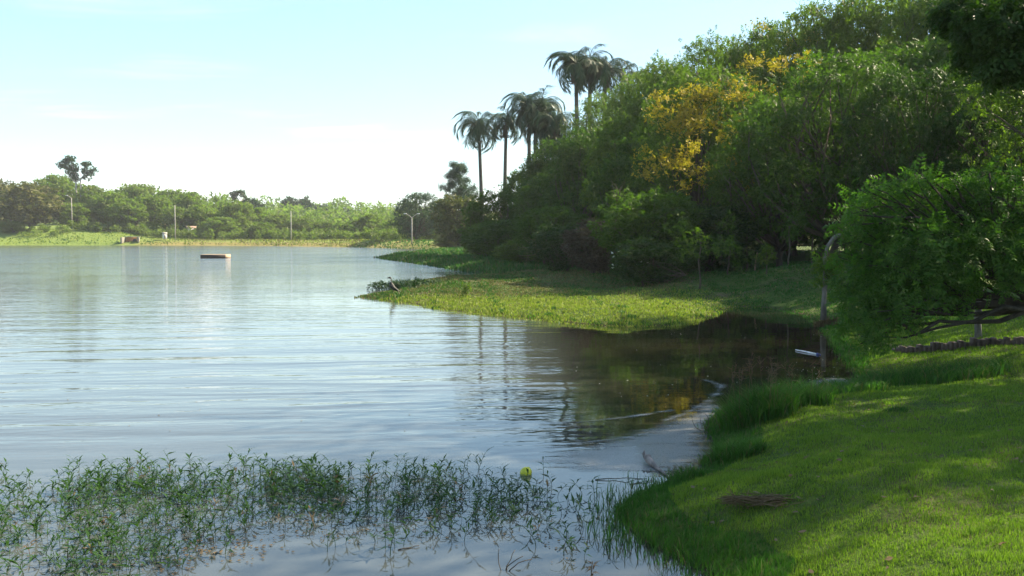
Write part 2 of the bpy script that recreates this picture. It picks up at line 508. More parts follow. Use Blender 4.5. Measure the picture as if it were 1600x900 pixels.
def make_water():
    m, nt, out = new_mat('lake_water')
    geo = nd(nt, 'ShaderNodeNewGeometry')
    sep = nd(nt, 'ShaderNodeSeparateXYZ')
    nt.links.new(geo.outputs['Position'], sep.inputs[0])
    x, y = sep.outputs[0], sep.outputs[1]
    # long low swell running in from the open lake, crests roughly across the view
    ys = math_node(nt, 'SUBTRACT', y, math_node(nt, 'MULTIPLY', x, 0.10))
    c1 = nd(nt, 'ShaderNodeCombineXYZ')
    nt.links.new(math_node(nt, 'MULTIPLY', x, 0.16), c1.inputs[0])
    nt.links.new(math_node(nt, 'MULTIPLY', ys, 0.95), c1.inputs[1])
    swell = nd(nt, 'ShaderNodeTexNoise', inp={'Scale': 1.0, 'Detail': 2.0, 'Roughness': 0.45, 'Distortion': 0.35})
    nt.links.new(c1.outputs[0], swell.inputs[0])
    c2 = nd(nt, 'ShaderNodeCombineXYZ')
    nt.links.new(math_node(nt, 'MULTIPLY', x, 1.1), c2.inputs[0])
    nt.links.new(math_node(nt, 'MULTIPLY', ys, 3.6), c2.inputs[1])
    chop = nd(nt, 'ShaderNodeTexNoise', inp={'Scale': 1.0, 'Detail': 3.0, 'Roughness': 0.55, 'Distortion': 0.3})
    nt.links.new(c2.outputs[0], chop.inputs[0])
    patch = nd(nt, 'ShaderNodeTexNoise', inp={'Scale': 0.09, 'Detail': 3.0, 'Roughness': 0.5})
    nt.links.new(geo.outputs['Position'], patch.inputs[0])
    # sheltered water: the bay on the right, and behind the weed bed near the bank
    bay = smooth(nt, math_node(nt, 'SUBTRACT', x, math_node(nt, 'MULTIPLY', y, 0.03)), -0.3, 0.9, 1.0, 0.10)
    lee = smooth(nt, y, 9.5, 12.5, 0.12, 1.0)
    farc = smooth(nt, y, 35, 120, 0.16, 1.0)
    calm = math_node(nt, 'MULTIPLY', math_node(nt, 'MAXIMUM', bay, smooth(nt, y, 36, 44)), lee)
    h = math_node(nt, 'ADD', math_node(nt, 'MULTIPLY', swell.outputs[0], smooth(nt, y, 16, 40, 0.048, 0.012)),
                  math_node(nt, 'MULTIPLY', math_node(nt, 'MULTIPLY', chop.outputs[0], smooth(nt, patch.outputs[0], 0.3, 0.7, 0.4, 1.2)),
                            math_node(nt, 'MULTIPLY', farc, 0.085)))
    h = math_node(nt, 'MULTIPLY', h, calm)
    b = nd(nt, 'ShaderNodeBump', inp={'Strength': 1.0, 'Distance': 1.0})
    nt.links.new(h, b.inputs['Height'])
    # silty brown water; bay colour darkened for shade and dark mud, shallows paler
    silt = nd(nt, 'ShaderNodeTexNoise', inp={'Scale': 0.55, 'Detail': 4.0, 'Roughness': 0.5})
    nt.links.new(geo.outputs['Position'], silt.inputs[0])
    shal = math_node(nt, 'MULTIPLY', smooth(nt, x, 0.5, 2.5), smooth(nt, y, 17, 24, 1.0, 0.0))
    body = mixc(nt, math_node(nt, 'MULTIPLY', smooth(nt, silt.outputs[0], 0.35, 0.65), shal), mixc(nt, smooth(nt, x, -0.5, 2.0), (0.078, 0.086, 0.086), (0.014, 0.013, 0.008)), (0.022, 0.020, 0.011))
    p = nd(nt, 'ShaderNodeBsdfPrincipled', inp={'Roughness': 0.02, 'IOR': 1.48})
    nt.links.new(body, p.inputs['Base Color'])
    nt.links.new(smooth(nt, y, 25, 110, 0.02, 0.09), p.inputs['Roughness'])
    nt.links.new(b.outputs[0], p.inputs['Normal'])
    nt.links.new(p.outputs[0], out.inputs[0])
    V = [(-420, -80, 0), (60, -80, 0), (60, 280, 0), (-420, 280, 0)]
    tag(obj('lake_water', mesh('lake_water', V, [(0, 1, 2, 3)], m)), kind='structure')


make_water()


# ------------------------------------------------------------------ foliage kit
def norm(a):
    return a / (np.linalg.norm(a, axis=-1, keepdims=True) + 1e-9)


def leaf_quad(base, d, side, nrm, L, W, fold=0.25):
    base, d, side, nrm = map(np.asarray, (base, d, side, nrm))
    mid = base + d * L * 0.45
    return [base, mid + side * W / 2 + nrm * W * fold, base + d * L, mid - side * W / 2 + nrm * W * fold]


def tpl_pinnate(pairs=3, L=0.42, W=0.17, droop=0.25):
    V = []
    X, Z = np.array([1.0, 0, 0]), np.array([0, 0, 1.0])
    for i in range(pairs):
        t = (i + 0.6) / (pairs + 0.6)
        b = np.array([0, t, -droop * t * t])
        for s in (-1, 1):
            d = norm(np.array([s * 0.85, 0.5, -0.25]))
            V += leaf_quad(b, d, norm(np.cross(Z, d)), Z, L * (1 - 0.25 * t), W)
    V += leaf_quad((0, 0.75, -droop * 0.6), norm(np.array([0, 1, -0.4])), X, Z, L, W)
    return np.array(V)


def tpl_broad(k=5, L=0.55, W=0.30, seed=0):
    r = rng(seed)
    V = []
    for i in range(k):
        a = (i / k) * 2 * math.pi + r.uniform(-0.4, 0.4)
        d = norm(np.array([math.cos(a) * 0.8, 0.35 + math.sin(a) * 0.8, r.uniform(-0.5, 0.2)]))
        n = norm(np.array([r.uniform(-.3, .3), r.uniform(-.3, .3), 1]))
        b = np.array([0, 0.3, 0]) + r.uniform(-0.12, 0.12, 3)
        V += leaf_quad(b, d, norm(np.cross(n, d)), n, L * r.uniform(0.75, 1.15), W * r.uniform(0.8, 1.1))
    return np.array(V)


def scatter(tpl, pos, axis, nrm, scale):
    """copies of a template (n quads) at pos, y along axis, z near nrm -> verts"""
    y = norm(axis)
    x = norm(np.cross(y, nrm))
    z = np.cross(x, y)
    Fm = np.stack([x, y, z], axis=1)                 # n,3,3 rows are the axes
    V = np.einsum('tk,nkj->ntj', tpl, Fm) * np.asarray(scale)[:, None, None] + pos[:, None, :]
    return V.reshape(-1, 3)


def quads_of(V):
    return np.arange(len(V)).reshape(-1, 4)


def crown_points(r, blobs, n, inner=0.35):
    """points in the shells of a set of ellipsoid blobs; the share of each goes with its area"""
    B = np.array([[*c, *rd] for c, rd in blobs])
    area = (B[:, 3] * B[:, 4] + B[:, 3] * B[:, 5] + B[:, 4] * B[:, 5])
    k = r.choice(len(B), size=n, p=area / area.sum())
    u = norm(r.normal(size=(n, 3)))
    t = inner + (1.06 - inner) * r.random(n) ** 0.55
    pos = B[k, :3] + u * B[k, 3:] * t[:, None]
    return pos, u, k


def crown_mesh(name, blobs, n, size, tpls, seed, up=0.5, droop=0.2, inner=0.35, zmin=-9, gap=1.2):
    r = rng(seed)
    pos, u, k = crown_points(r, blobs, n, inner)
    ext = np.ptp(pos, axis=0).max()
    q3 = (pos + seed) / ext
    lum = np.zeros(n)
    for kk in range(5):
        dv = norm(r.normal(size=3))
        lum += np.sin(q3 @ dv * r.uniform(22, 60) + r.uniform(0, 6.28))
    keep = (pos[:, 2] > zmin) & (lum + r.normal(size=n) * 0.9 > -gap)
    pos = pos + u * (r.random(n) ** 9)[:, None] * ext * 0.05
    pos, u = pos[keep], u[keep]
    n = len(pos)
    axis = u * 0.8 + r.normal(size=(n, 3)) * 0.55 + np.array([0, 0, -droop])
    nrm = np.array([0, 0, 1.0]) * up + u * 0.4 + r.normal(size=(n, 3)) * 0.45
    sc = size * r.uniform(0.65, 1.25, n)
    which = r.integers(0, len(tpls), n)
    Vs = [scatter(t, pos[which == i], axis[which == i], nrm[which == i], sc[which == i]) for i, t in enumerate(tpls)]
    V = np.concatenate(Vs)
    return mesh(name, V, quads_of(V))


def limb(mb, r, a, b, r0, r1, k=6, seg=5, bend=0.12, sag=0.0):
    a, b = np.asarray(a, float), np.asarray(b, float)
    L = np.linalg.norm(b - a)
    off = r.normal(size=3) * bend * L
    t = np.linspace(0, 1, seg + 1)
    pts = a + (b - a) * t[:, None] + off * (np.sin(t * math.pi))[:, None] + np.array([0, 0, 1.0]) * (sag * L * np.sin(t * math.pi))[:, None]
    pts[1:-1] += r.normal(size=(seg - 1, 3)) * 0.02 * L
    mb.tube(pts, r0 + (r1 - r0) * t, k)
    return pts


TP = [tpl_pinnate(3), tpl_pinnate(4, 0.36, 0.13, 0.4), tpl_broad(5, 0.5, 0.26, 3)]
TB = [tpl_broad(5, 0.55, 0.30, 1), tpl_broad(6, 0.5, 0.24, 2), tpl_pinnate(2, 0.5, 0.24)]
TF = [tpl_broad(4, 0.75, 0.42, 5), tpl_broad(3, 0.8, 0.5, 6)]


def proto(seed, n, size, low, flat=1.0, nb=16, tpls=TP, trunk_r=0.035, R0=0.45, blob=0.40, inner=0.3, trunks=1, droop=0.2):
    """a unit-height broadleaf tree: (crown mesh, trunk mesh); crown from z=low to 1, radius R0"""
    r = rng(seed)
    zc, hz = (1 + low) / 2, (1 - low) / 2
    blobs = []
    for i in range(nb):
        ph = 2.399963 * i + r.uniform(-0.4, 0.4)
        cz = 1 - 2 * (i + 0.5) / nb
        cz = np.clip(cz + r.uniform(-0.12, 0.12), -0.95, 0.95)
        s = math.sqrt(1 - cz * cz) * r.uniform(0.75, 1.08)
        br = blob * r.uniform(0.65, 1.2)
        c = np.array([math.cos(ph) * s * R0 * (1 - blob * 0.75), math.sin(ph) * s * R0 * (1 - blob * 0.75), zc + cz * hz * (1 - blob * 0.75)])
        blobs.append((c, np.array([R0 * br, R0 * br, max(hz, 0.3) * br * 0.85 * flat])))
    blobs.append((np.array([0, 0, zc]), np.array([R0 * 0.5, R0 * 0.5, hz * 0.55])))
    cm = crown_mesh('crown', blobs, n, size, tpls, seed + 1, inner=inner, droop=droop, zmin=0.015)
    v = np.empty(len(cm.vertices) * 3, dtype=np.float32)
    cm.vertices.foreach_get('co', v)
    v = v.reshape(-1, 3)
    kz = 1.0 / np.percentile(v[:, 2], 99.3)
    kr = 0.45 / np.percentile(np.hypot(v[:, 0], v[:, 1]), 97.0)
    v *= np.array([kr, kr, kz], dtype=np.float32)
    cm.vertices.foreach_set('co', v.ravel())
    cm.update()
    blobs = [(c * np.array([kr, kr, kz]), rd) for c, rd in blobs]
    mb = MB()
    fork = max(low * 0.85, 0.12)
    for q in range(trunks):
        o = np.array([r.uniform(-.1, .1), r.uniform(-.1, .1), 0]) if trunks > 1 else np.zeros(3)
        top = np.array([o[0] * 1.6 + r.uniform(-.03, .03), o[1] * 1.6 + r.uniform(-.03, .03), fork])
        limb(mb, r, o + (0, 0, -0.03), top, trunk_r * 1.25, trunk_r * 0.8, 8, 5, 0.05)
        for c, rd in blobs[q::trunks]:
            mid = top + (c - top) * 0.5 + np.array([0, 0, 0.04])
            limb(mb, r, top - (0, 0, 0.02), c, trunk_r * 0.5, trunk_r * 0.12, 5, 4, 0.1)
    return cm, mb.mesh('trunk', M['bark'], True)


PR = {}
for i in range(4):
    PR['wood%d' % i] = proto(100 + i * 7, 14000, 0.034, 0.14, 0.62, 90, TP, 0.018, 0.46, 0.19)
for i in range(3):
    PR['full%d' % i] = proto(200 + i * 7, 10500, 0.040, 0.03, 0.65, 70, TB, 0.014, 0.45, 0.21, trunks=2)
for i in range(3):
    PR['bush%d' % i] = proto(260 + i * 7, 6000, 0.055, 0.0, 0.7, 40, TB, 0.014, 0.48, 0.26, trunks=3)
for i in range(5):
    PR['far%d' % i] = proto(300 + i * 7, 3200, 0.070, 0.08, 0.7, 46, TF, 0.020, 0.46, 0.23)
for i in range(2):
    PR['flat%d' % i] = proto(340 + i * 7, 2600, 0.070, 0.45, 0.6, 34, TF, 0.022, 0.55, 0.24)

CROWN_Z = {}


def tree(kind, px, ytop, Y, wpx, mat, label, group=None, name='tree', trunk='bark', rz=None, cat='tree', zg=None):
    cm, tm = PR[kind]
    top = at(px, ytop, Y)
    z0 = gz(top[0], Y) if zg is None else zg
    H = top[2] - z0
    Wd = wpx / FPX * Y / 0.9
    if kind[:4] in ('wood', 'full'):
        Wd = max(Wd, 0.72 * H)
    r = rng(int(px * 7 + ytop * 13 + Y))
    root = empty(name, (top[0], Y, z0), r.uniform(0, 6.28) if rz is None else rz, (Wd, Wd, H))
    tag(root, label, cat, group)
    obj('crown', cm, root, mat=M[mat])
    obj('trunk', tm, root, mat=M[trunk])
    return root


# ------------------------------------------------------------------ the wood on the right bank
G_WOOD = 'trees of the wood on the right bank'
wood = [
    ('full0', 782, 300, 98, 112, 'leaf_dark', 'dark bushy tree at the lake end of the wood, under the first palm'),
    ('full1', 836, 256, 104, 110, 'leaf_mid', 'bushy green tree with the palm trunks rising behind it'),
    ('full2', 876, 266, 90, 150, 'leaf_dark', 'dark rounded tree below the dense row of palms'),
    ('full0', 925, 205, 82, 150, 'leaf_dark', 'dark green tree right of the palm row, filling the slope of the canopy'),
    ('wood0', 948, 152, 96, 84, 'leaf_mid', 'pale green treetop in front of the tallest palm'),
    ('wood1', 1018, 116, 88, 120, 'leaf_light', 'pale yellow-green treetop between the tallest palms and the big wood'),
    ('full1', 1000, 168, 74, 170, 'leaf_mid', 'broad mid-green tree left of the yellow-flowering one'),
    ('wood2', 1062, 98, 74, 190, 'leaf_mid', 'tall tree at the skyline above the yellow-flowering one, its top sunlit'),
    ('wood3', 1132, 66, 70, 190, 'leaf_mid', 'tall tree on the rising skyline, right behind the yellow-flowering tree'),
    ('wood0', 1205, 48, 66, 210, 'leaf_light', 'tall yellowish-topped tree where the canopy skyline climbs to the right'),
    ('wood1', 1292, 14, 62, 220, 'leaf_light', 'very tall loose-topped tree at the top of the canopy skyline'),
    ('wood2', 1385, -6, 60, 220, 'leaf_mid', 'very tall tree whose top meets the upper edge of the photo'),
    ('wood3', 1470, -30, 56, 240, 'leaf_mid', 'huge tree behind the overhanging foliage in the upper right corner'),
    ('wood0', 1575, -60, 54, 260, 'leaf_dark', 'huge dark tree at the right edge behind the drooping tree'),
    ('full2', 1012, 215, 62, 180, 'leaf_dark', 'dark tree below and left of the yellow blossoms'),
    ('wood1', 1222, 160, 48, 230, 'leaf_dark', 'dark spreading tree right of the yellow-flowering one'),
    ('wood2', 1310, 95, 44, 290, 'leaf_dark', 'wide dark tree over the shaded hollow behind the sunlit grass'),
    ('wood3', 1430, 70, 50, 260, 'leaf_dark', 'wide dark tree rising behind the drooping tree'),
    ('wood0', 1545, 30, 48, 280, 'leaf_dark', 'large dark tree by the right edge, above the drooping tree'),
    ('full1', 868, 325, 66, 130, 'leaf_dark', 'dark bush-like tree beside the bare branches'),
    ('full0', 800, 345, 80, 130, 'leaf_dark', 'low dark tree at the back of the green marsh strip'),
]
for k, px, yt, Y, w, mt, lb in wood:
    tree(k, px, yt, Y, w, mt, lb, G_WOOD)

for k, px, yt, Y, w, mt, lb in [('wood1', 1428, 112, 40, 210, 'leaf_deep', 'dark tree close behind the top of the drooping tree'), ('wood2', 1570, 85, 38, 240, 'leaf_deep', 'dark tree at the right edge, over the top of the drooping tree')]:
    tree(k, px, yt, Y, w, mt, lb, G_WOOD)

tree('full2', 872, 222, 99, 120, 'leaf_dark', 'dark tree in front of the trunks of the dense palm row', G_WOOD)

G_DEEP = 'trees deep inside the wood'
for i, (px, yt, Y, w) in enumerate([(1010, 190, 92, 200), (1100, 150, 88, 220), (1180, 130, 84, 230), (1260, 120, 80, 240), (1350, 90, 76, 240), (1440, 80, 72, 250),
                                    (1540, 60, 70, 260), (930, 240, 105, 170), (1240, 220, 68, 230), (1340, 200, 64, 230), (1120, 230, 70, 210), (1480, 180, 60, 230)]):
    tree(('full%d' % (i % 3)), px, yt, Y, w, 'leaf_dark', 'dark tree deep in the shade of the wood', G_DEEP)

# yellow-flowering tree: a canopy tree of its own with blossom masses on the lake side
yt_root = tree('wood1', 1105, 112, 56, 230, 'leaf_mid', 'tree covered in yellow-orange blossoms in the middle of the wood', None, name='flowering_tree', rz=0.6)


def blossom_part():
    r = rng(5)
    inv_s = np.array(yt_root.scale)
    c0 = np.array(yt_root.location)
    rzv = yt_root.rotation_euler[2]
    pos = []
    for px, py, w, h, n, dep in [(1085, 172, 130, 60, 1500, -1.6), (1150, 142, 110, 34, 620, -1.0), (1060, 195, 90, 50, 700, -2.2), (1120, 262, 110, 70, 800, -4.2), (1040, 262, 60, 40, 330, -3.6),
                             (1090, 225, 130, 70, 380, -3.4), (1215, 112, 150, 44, 480, -3.5), (1290, 150, 110, 50, 260, -5.0), (1250, 60, 140, 40, 220, 6.0), (1180, 200, 120, 60, 260, -7.0), (1170, 103, 40, 16, 160, -0.5), (1020, 250, 60, 30, 120, -3.0)]:
        n = int(n * 0.42)
        for q in range(max(3, n // 28)):
            cx, cy = px + r.uniform(-w, w) / 2, py + r.uniform(-h, h) / 2
            base = at(cx, cy, 54.2 + dep + r.uniform(-0.6, 0.6))
            m = n // max(3, n // 28)
            pos.append(base + r.normal(size=(m, 3)) * np.array([0.34, 0.34, 0.17]))
    pos = np.concatenate(pos)
    n = len(pos)
    V = scatter(tpl_broad(4, 0.6, 0.34, 9), pos, r.normal(size=(n, 3)) + (0, 0, 0.6), r.normal(size=(n, 3)) + (0, 0, 0.8), r.uniform(0.16, 0.32, n))
    V = V - c0
    ca, sa = math.cos(-rzv), math.sin(-rzv)
    V = V @ np.array([[ca, sa, 0], [-sa, ca, 0], [0, 0, 1]])
    V = V / inv_s
    o = obj('blossom', mesh('blossom', V, quads_of(V), M['blossom']), yt_root)
    o['label'] = 'yellow-orange blossoms in clusters'


blossom_part()

# front edge of the wood: bushes
edge = [
    ('bush0', 1010, 300, 46, 170, 'leaf_dark', 'tall bush hung with creepers and dotted with small white flowers'),
    ('bush1', 1105, 322, 47, 170, 'leaf_deep', 'thin dark green bush at the edge of the wood, left of the saplings'),
    ('bush2', 930, 345, 49, 105, 'dead_vine', 'brown heap of dead creeper over a bush at the wood edge'),
    ('bush0', 880, 352, 56, 110, 'leaf_deep', 'dark bush between the bare branches and the green marsh'),
    ('bush1', 1010, 375, 42, 120, 'leaf_deep', 'low dark bush with a hollow under it, beside the sunlit meadow'),
    ('bush2', 1060, 380, 44, 90, 'leaf_deep', 'small dark bush by the fallen branches at the foot of the slope'),
    ('bush0', 760, 352, 92, 90, 'leaf_dark', 'round dark bush at the tip of the wood behind the marsh strip'),
    ('bush1', 830, 372, 72, 120, 'leaf_mid', 'low green bush along the marsh, in front of the dark trees'),
    ('bush2', 1155, 360, 50, 80, 'leaf_deep', 'small dark bush behind the slim saplings'),
]
for k, px, yt, Y, w, mt, lb in edge:
    tree(k, px, yt, Y, w, mt, lb, 'bushes along the wood edge', name='bush', cat='bush')

# pale tree, dense dark tree and pine at the far end of the wood
tree('full2', 655, 303, 208, 84, 'leaf_blue', 'dense blue-green tree behind the forked lamp post at the end of the dam', name='tree')
tree('far1', 720, 308, 152, 92, 'leaf_olive', 'pale brownish tree with sunlit leaves at the lake end of the wood', name='tree', trunk='bark')
tree('bush1', 705, 366, 158, 60, 'leaf_olive', 'low brownish bush under the pale brownish tree by the water', 'bushes along the wood edge', name='bush', cat='bush')


def pine():
    top = at(716, 259, 172)
    z0 = gz(top[0], 172)
    H = top[2] - z0
    root = tag(empty('pine_tree', (top[0], 172, z0)), 'ragged dark pine with tufted branches standing above the pale brownish tree', 'tree')
    r = rng(41)
    mb = MB()
    limb(mb, r, (0, 0, -0.1), (0, 0, H), 0.28, 0.05, 6, 6, 0.01)
    P, A = [], []
    for i in range(26):
        t = 0.45 + 0.55 * i / 26
        a = i * 2.4 + r.uniform(-.5, .5)
        L = (1.15 - t) * 4.6 * r.uniform(0.55, 1.2) + 0.3
        b = np.array([0, 0, t * H])
        e = b + np.array([math.cos(a) * L, math.sin(a) * L, L * r.uniform(0.15, 0.6)])
        limb(mb, r, b, e, 0.07, 0.02, 4, 3, 0.06)
        for q in np.linspace(0.55, 1.0, 4):
            m = 42
            P.append(b + (e - b) * q + r.normal(size=(m, 3)) * np.array([0.32, 0.32, 0.26]))
            A.append(norm(r.normal(size=(m, 3)) + np.array([0, 0, 0.7])))
    mb.build('trunk', M['bark'], root)
    P, A = np.concatenate(P), np.concatenate(A)
    V = scatter(tpl_broad(4, 0.8, 0.16, 8), P, A, r.normal(size=P.shape), r.uniform(0.35, 0.7, len(P)))
    obj('crown', mesh('crown', V, quads_of(V)), root, mat=M['leaf_blue'])


pine()


# ------------------------------------------------------------------ palms
def frond_mesh(seed, L=3.3, arch=1.0, dry=False):
    r = rng(seed)
    m = 15
    t = np.linspace(0, 1, m)
    ang = R(38) - arch * R(135) * t ** 1.1
    d = np.stack([np.zeros(m), np.cos(ang), np.sin(ang)], 1)
    pts = np.concatenate([[np.zeros(3)], np.cumsum(d[:-1] * L / (m - 1), axis=0)])
    mb = MB()
    mb.tube(pts, np.linspace(0.05, 0.012, m), 3)
    V, F = np.concatenate(mb.V), mb.F
    Q = []
    nl = 46
    for i in range(nl):
        u = 0.12 + 0.88 * (i + 0.5) / nl
        k = u * (m - 1)
        j = min(int(k), m - 2)
        b = pts[j] + (pts[j + 1] - pts[j]) * (k - j)
        for s in (-1, 1):
            ll = (1.05 - 0.5 * abs(u - 0.45)) * r.uniform(0.7, 1.2) * (0.7 if dry else 1.0)
            dd = norm(np.array([s * r.uniform(0.3, 0.8), 0.35 * d[j][1], -r.uniform(0.5, 1.4)]) + d[j] * 0.3)
            sd = norm(np.cross(dd, np.array([0.2, 0.4, 1.0])))
            Q += leaf_quad(b, dd, sd, np.array([0, 0, 1.0]), ll, 0.055, 0.1)
    Q = np.array(Q)
    F = F + [tuple(int(x) + len(V) for x in q) for q in quads_of(Q)]
    return mesh('frond', np.concatenate([V, Q]), F)


FR = [frond_mesh(60 + i, 3.1 + 0.3 * (i % 2), 0.85 + 0.12 * i) for i in range(4)]
FD = [frond_mesh(70 + i, 2.4, 1.15, True) for i in range(2)]
G_PALM = 'feathery palms rising over the wood'


def palm(px, py, Y, label, lean=0.0, nf=20, nd_=4, sc=1.08):
    top = at(px, py, Y)
    x0 = top[0] + lean
    z0 = gz(x0, Y)
    H = top[2] - z0
    root = tag(empty('palm_tree', (x0, Y, z0)), label, 'palm', G_PALM)
    r = rng(int(px * 3 + py))
    mb = MB()
    t = np.linspace(0, 1, 8)
    pts = np.stack([-lean * t ** 1.3, 0.15 * np.sin(t * 3), H * t - 0.1 * (t == 0)], 1)
    mb.tube(pts, 0.30 - 0.10 * t, 8)
    mb.build('trunk', M['palm_bark'], root, True)
    for i in range(nf):
        o = obj('frond', FR[i % 4], root, (-lean, 0, H), M['frond'])
        up = r.uniform(-0.75, 0.45) if i % 3 else r.uniform(0.2, 1.0)
        o.rotation_euler = (up, r.uniform(-.2, .2), i * 2.4 + r.uniform(-.3, .3))
        s_ = sc * r.uniform(1.0, 1.35)
        o.scale = (s_, s_, s_)
    for i in range(nd_):
        o = obj('dry_frond', FD[i % 2], root, (-lean, 0, H - 0.2), M['dry_frond'])
        o.rotation_euler = (r.uniform(-1.5, -1.15), r.uniform(-.3, .3), i * 1.7 + r.uniform(-.3, .3))


palm(748, 198, 122, 'leftmost palm, standing clear of the wood with a bare trunk', 0.5, 26, 3, 1.1)
palm(791, 190, 120, 'second palm from the open lake, with a slim dark trunk', -0.3, 24, 5, 0.9)
palm(826, 168, 116, 'dense dark palm third from the open lake', 0.2, 28, 10, 1.0)
palm(846, 164, 118, 'palm with a spiky upright tip in the dense dark row', 0.0, 28, 10, 0.95)
palm(866, 190, 112, 'lowest palm of the dense row, half hidden by the wood', -0.3, 26, 10, 0.9)
palm(836, 182, 115, 'shorter palm hidden among the dense dark row', 0.1, 24, 8, 0.95)
palm(856, 205, 113, 'low palm at the back of the dense dark row', 0.1, 24, 8, 0.95)
palm(900, 102, 104, 'tallest palm, its full crown high above the wood', 0.3, 30, 6, 1.0)
palm(922, 100, 107, 'palm with yellowish fronds beside the tallest palm', 0.0, 28, 5, 1.0)
palm(946, 112, 104, 'dark palm right of the tall pair', -0.2, 24, 4, 0.95)
palm(972, 108, 110, 'thin palm with upright fronds at the skyline', 0.0, 11, 0, 0.75)
palm(998, 120, 108, 'rightmost palm, only its fronds showing over the canopy', 0.0, 12, 0, 0.75)

# ------------------------------------------------------------------ far shore
G_FAR = 'trees on the far shore'
far = [
    ('far0', 44, 288, 264, 108, 'leaf_olive', 'large brownish-green dome of a tree on the far shore near the left edge'),
    ('far1', -12, 284, 285, 80, 'leaf_olive', 'brownish tree on the far shore cut by the left edge of the photo'),
    ('bush0', 18, 346, 258, 44, 'leaf_far_light', 'small bright bush on the grass in front of the brownish dome tree'),
    ('flat0', 90, 276, 296, 78, 'leaf_far', 'dark flat-topped tree left of the tall twin-stemmed tree'),
    ('far2', 142, 291, 284, 62, 'leaf_far_light', 'yellow-green tree under the tall twin-stemmed tree'),
    ('far3', 118, 318, 270, 60, 'leaf_far', 'green tree behind the lamp post on the grassy bank'),
    ('far4', 172, 302, 276, 70, 'leaf_far', 'green tree right of the twin-stemmed tree'),
    ('flat1', 212, 289, 300, 78, 'leaf_far', 'dark spreading treetop above the brick culvert'),
    ('far0', 200, 312, 268, 66, 'leaf_far', 'round tree right above the brick culvert'),
    ('far1', 240, 306, 275, 66, 'leaf_far', 'tree above the small white hut'),
    ('flat0', 268, 297, 298, 50, 'leaf_far', 'feathery treetop behind the pale post with no lamp'),
    ('far2', 292, 302, 290, 64, 'leaf_far', 'dark-topped tree right of the pale post'),
    ('far3', 276, 325, 268, 50, 'leaf_far_light', 'lighter tree just behind the pale post'),
    ('far4', 316, 322, 270, 54, 'leaf_far', 'tree behind the floating raft, far shore'),
    ('far0', 345, 318, 300, 56, 'leaf_far', 'bluish tree at the dip left of the bare eucalyptus'),
    ('far1', 372, 316, 274, 60, 'leaf_far_light', 'rounded light tree under the bare eucalyptus'),
    ('far2', 404, 326, 284, 56, 'leaf_far', 'tree right of the bare eucalyptus'),
    ('far3', 436, 334, 280, 50, 'leaf_far_light', 'light tree left of the thin lamp post'),
    ('far4', 470, 340, 276, 56, 'leaf_far_light', 'light tree right of the thin lamp post'),
    ('far0', 505, 345, 272, 52, 'leaf_far_light', 'low pale tree on the flat behind the dam'),
    ('far1', 540, 348, 268, 50, 'leaf_far', 'low tree left of the broad yellowish tree'),
    ('far2', 580, 336, 262, 62, 'leaf_far_light', 'broad yellowish tree standing alone behind the dam'),
    ('far3', 617, 344, 246, 44, 'leaf_far', 'green tree touching the dense blue-green tree'),
    ('far4', 345, 340, 262, 56, 'leaf_far', 'low tree behind the dam, below the dip in the treetops'),
    ('far0', 410, 348, 258, 50, 'leaf_far_light', 'low light tree left of the thin lamp post, near the dam'),
]
for k, px, yt, Y, w, mt, lb in far:
    tree(k, px, yt, Y, w, mt, lb, G_FAR)


def airy(px, py_top, Y, blobs_px, label, stems, mat='leaf_far', n=420, size=1.2):
    """tall open tree: foliage only in tufts at the ends of bare stems; blobs given as (px, py, radius px)"""
    top = at(px, py_top, Y)
    z0 = gz(top[0], Y)
    root = tag(empty('tall_tree', (top[0], Y, z0)), label, 'tree')
    r = rng(int(px + Y))
    mb = MB()
    base = np.array([top[0], Y, z0])
    bl = []
    for bx, by, rp in blobs_px:
        c = at(bx, by, Y) - base + np.array([0, r.uniform(-2, 2), 0])
        rr = rp / FPX * Y
        bl.append((c, np.array([rr, rr, rr * 0.7])))
    for q in range(stems):
        b0 = np.array([(q - (stems - 1) / 2) * 1.4, 0, -0.2])
        mine = bl[q::stems]
        fork = np.array([b0[0], 0, min(c[2] for c, _ in mine) - 1.5])
        limb(mb, r, b0, fork, 0.30, 0.2, 6, 4, 0.02)
        for c, rd in mine:
            limb(mb, r, fork, c, 0.16, 0.05, 5, 4, 0.08)
    mb.build('trunk', M['bark_light'], root)
    cm = crown_mesh('crown', bl, n, size, TF, int(px), inner=0.1)
    obj('crown', cm, root, mat=M[mat])


airy(121, 246, 285, [(103, 258, 7), (112, 250, 7), (107, 268, 7), (116, 262, 7), (113, 277, 5), (133, 256, 6), (140, 266, 6), (130, 268, 6), (136, 277, 5), (118, 273, 4)],
     'tall twin-stemmed tree rising high above the far shore', 2, 'leaf_blue', 900, 0.95)
airy(371, 298, 330, [(363, 304, 4), (368, 300, 4), (376, 300, 4), (379, 305, 3), (364, 310, 3)], 'bare-looking eucalyptus with a ring of foliage on the skyline', 1, 'leaf_blue', 260, 1.0)
airy(390, 310, 340, [(386, 314, 5), (393, 314, 5), (400, 320, 5), (408, 322, 4)], 'thin eucalyptus next to the bare-looking one', 1, 'leaf_blue', 300, 1.1)
airy(452, 310, 430, [(446, 316, 6), (454, 314, 6), (450, 323, 7), (458, 322, 6)], 'hazy eucalyptus crown, the left of a distant pair', 1, 'leaf_blue', 420, 1.6)
airy(472, 310, 430, [(468, 316, 7), (476, 314, 7), (472, 323, 8), (482, 322, 6)], 'hazy eucalyptus crown, the right of a distant pair', 1, 'leaf_blue', 420, 1.6)
airy(500, 322, 440, [(497, 326, 5), (505, 325, 5), (510, 330, 5)], 'small hazy eucalyptus right of the distant pair', 1, 'leaf_blue', 300, 1.6)


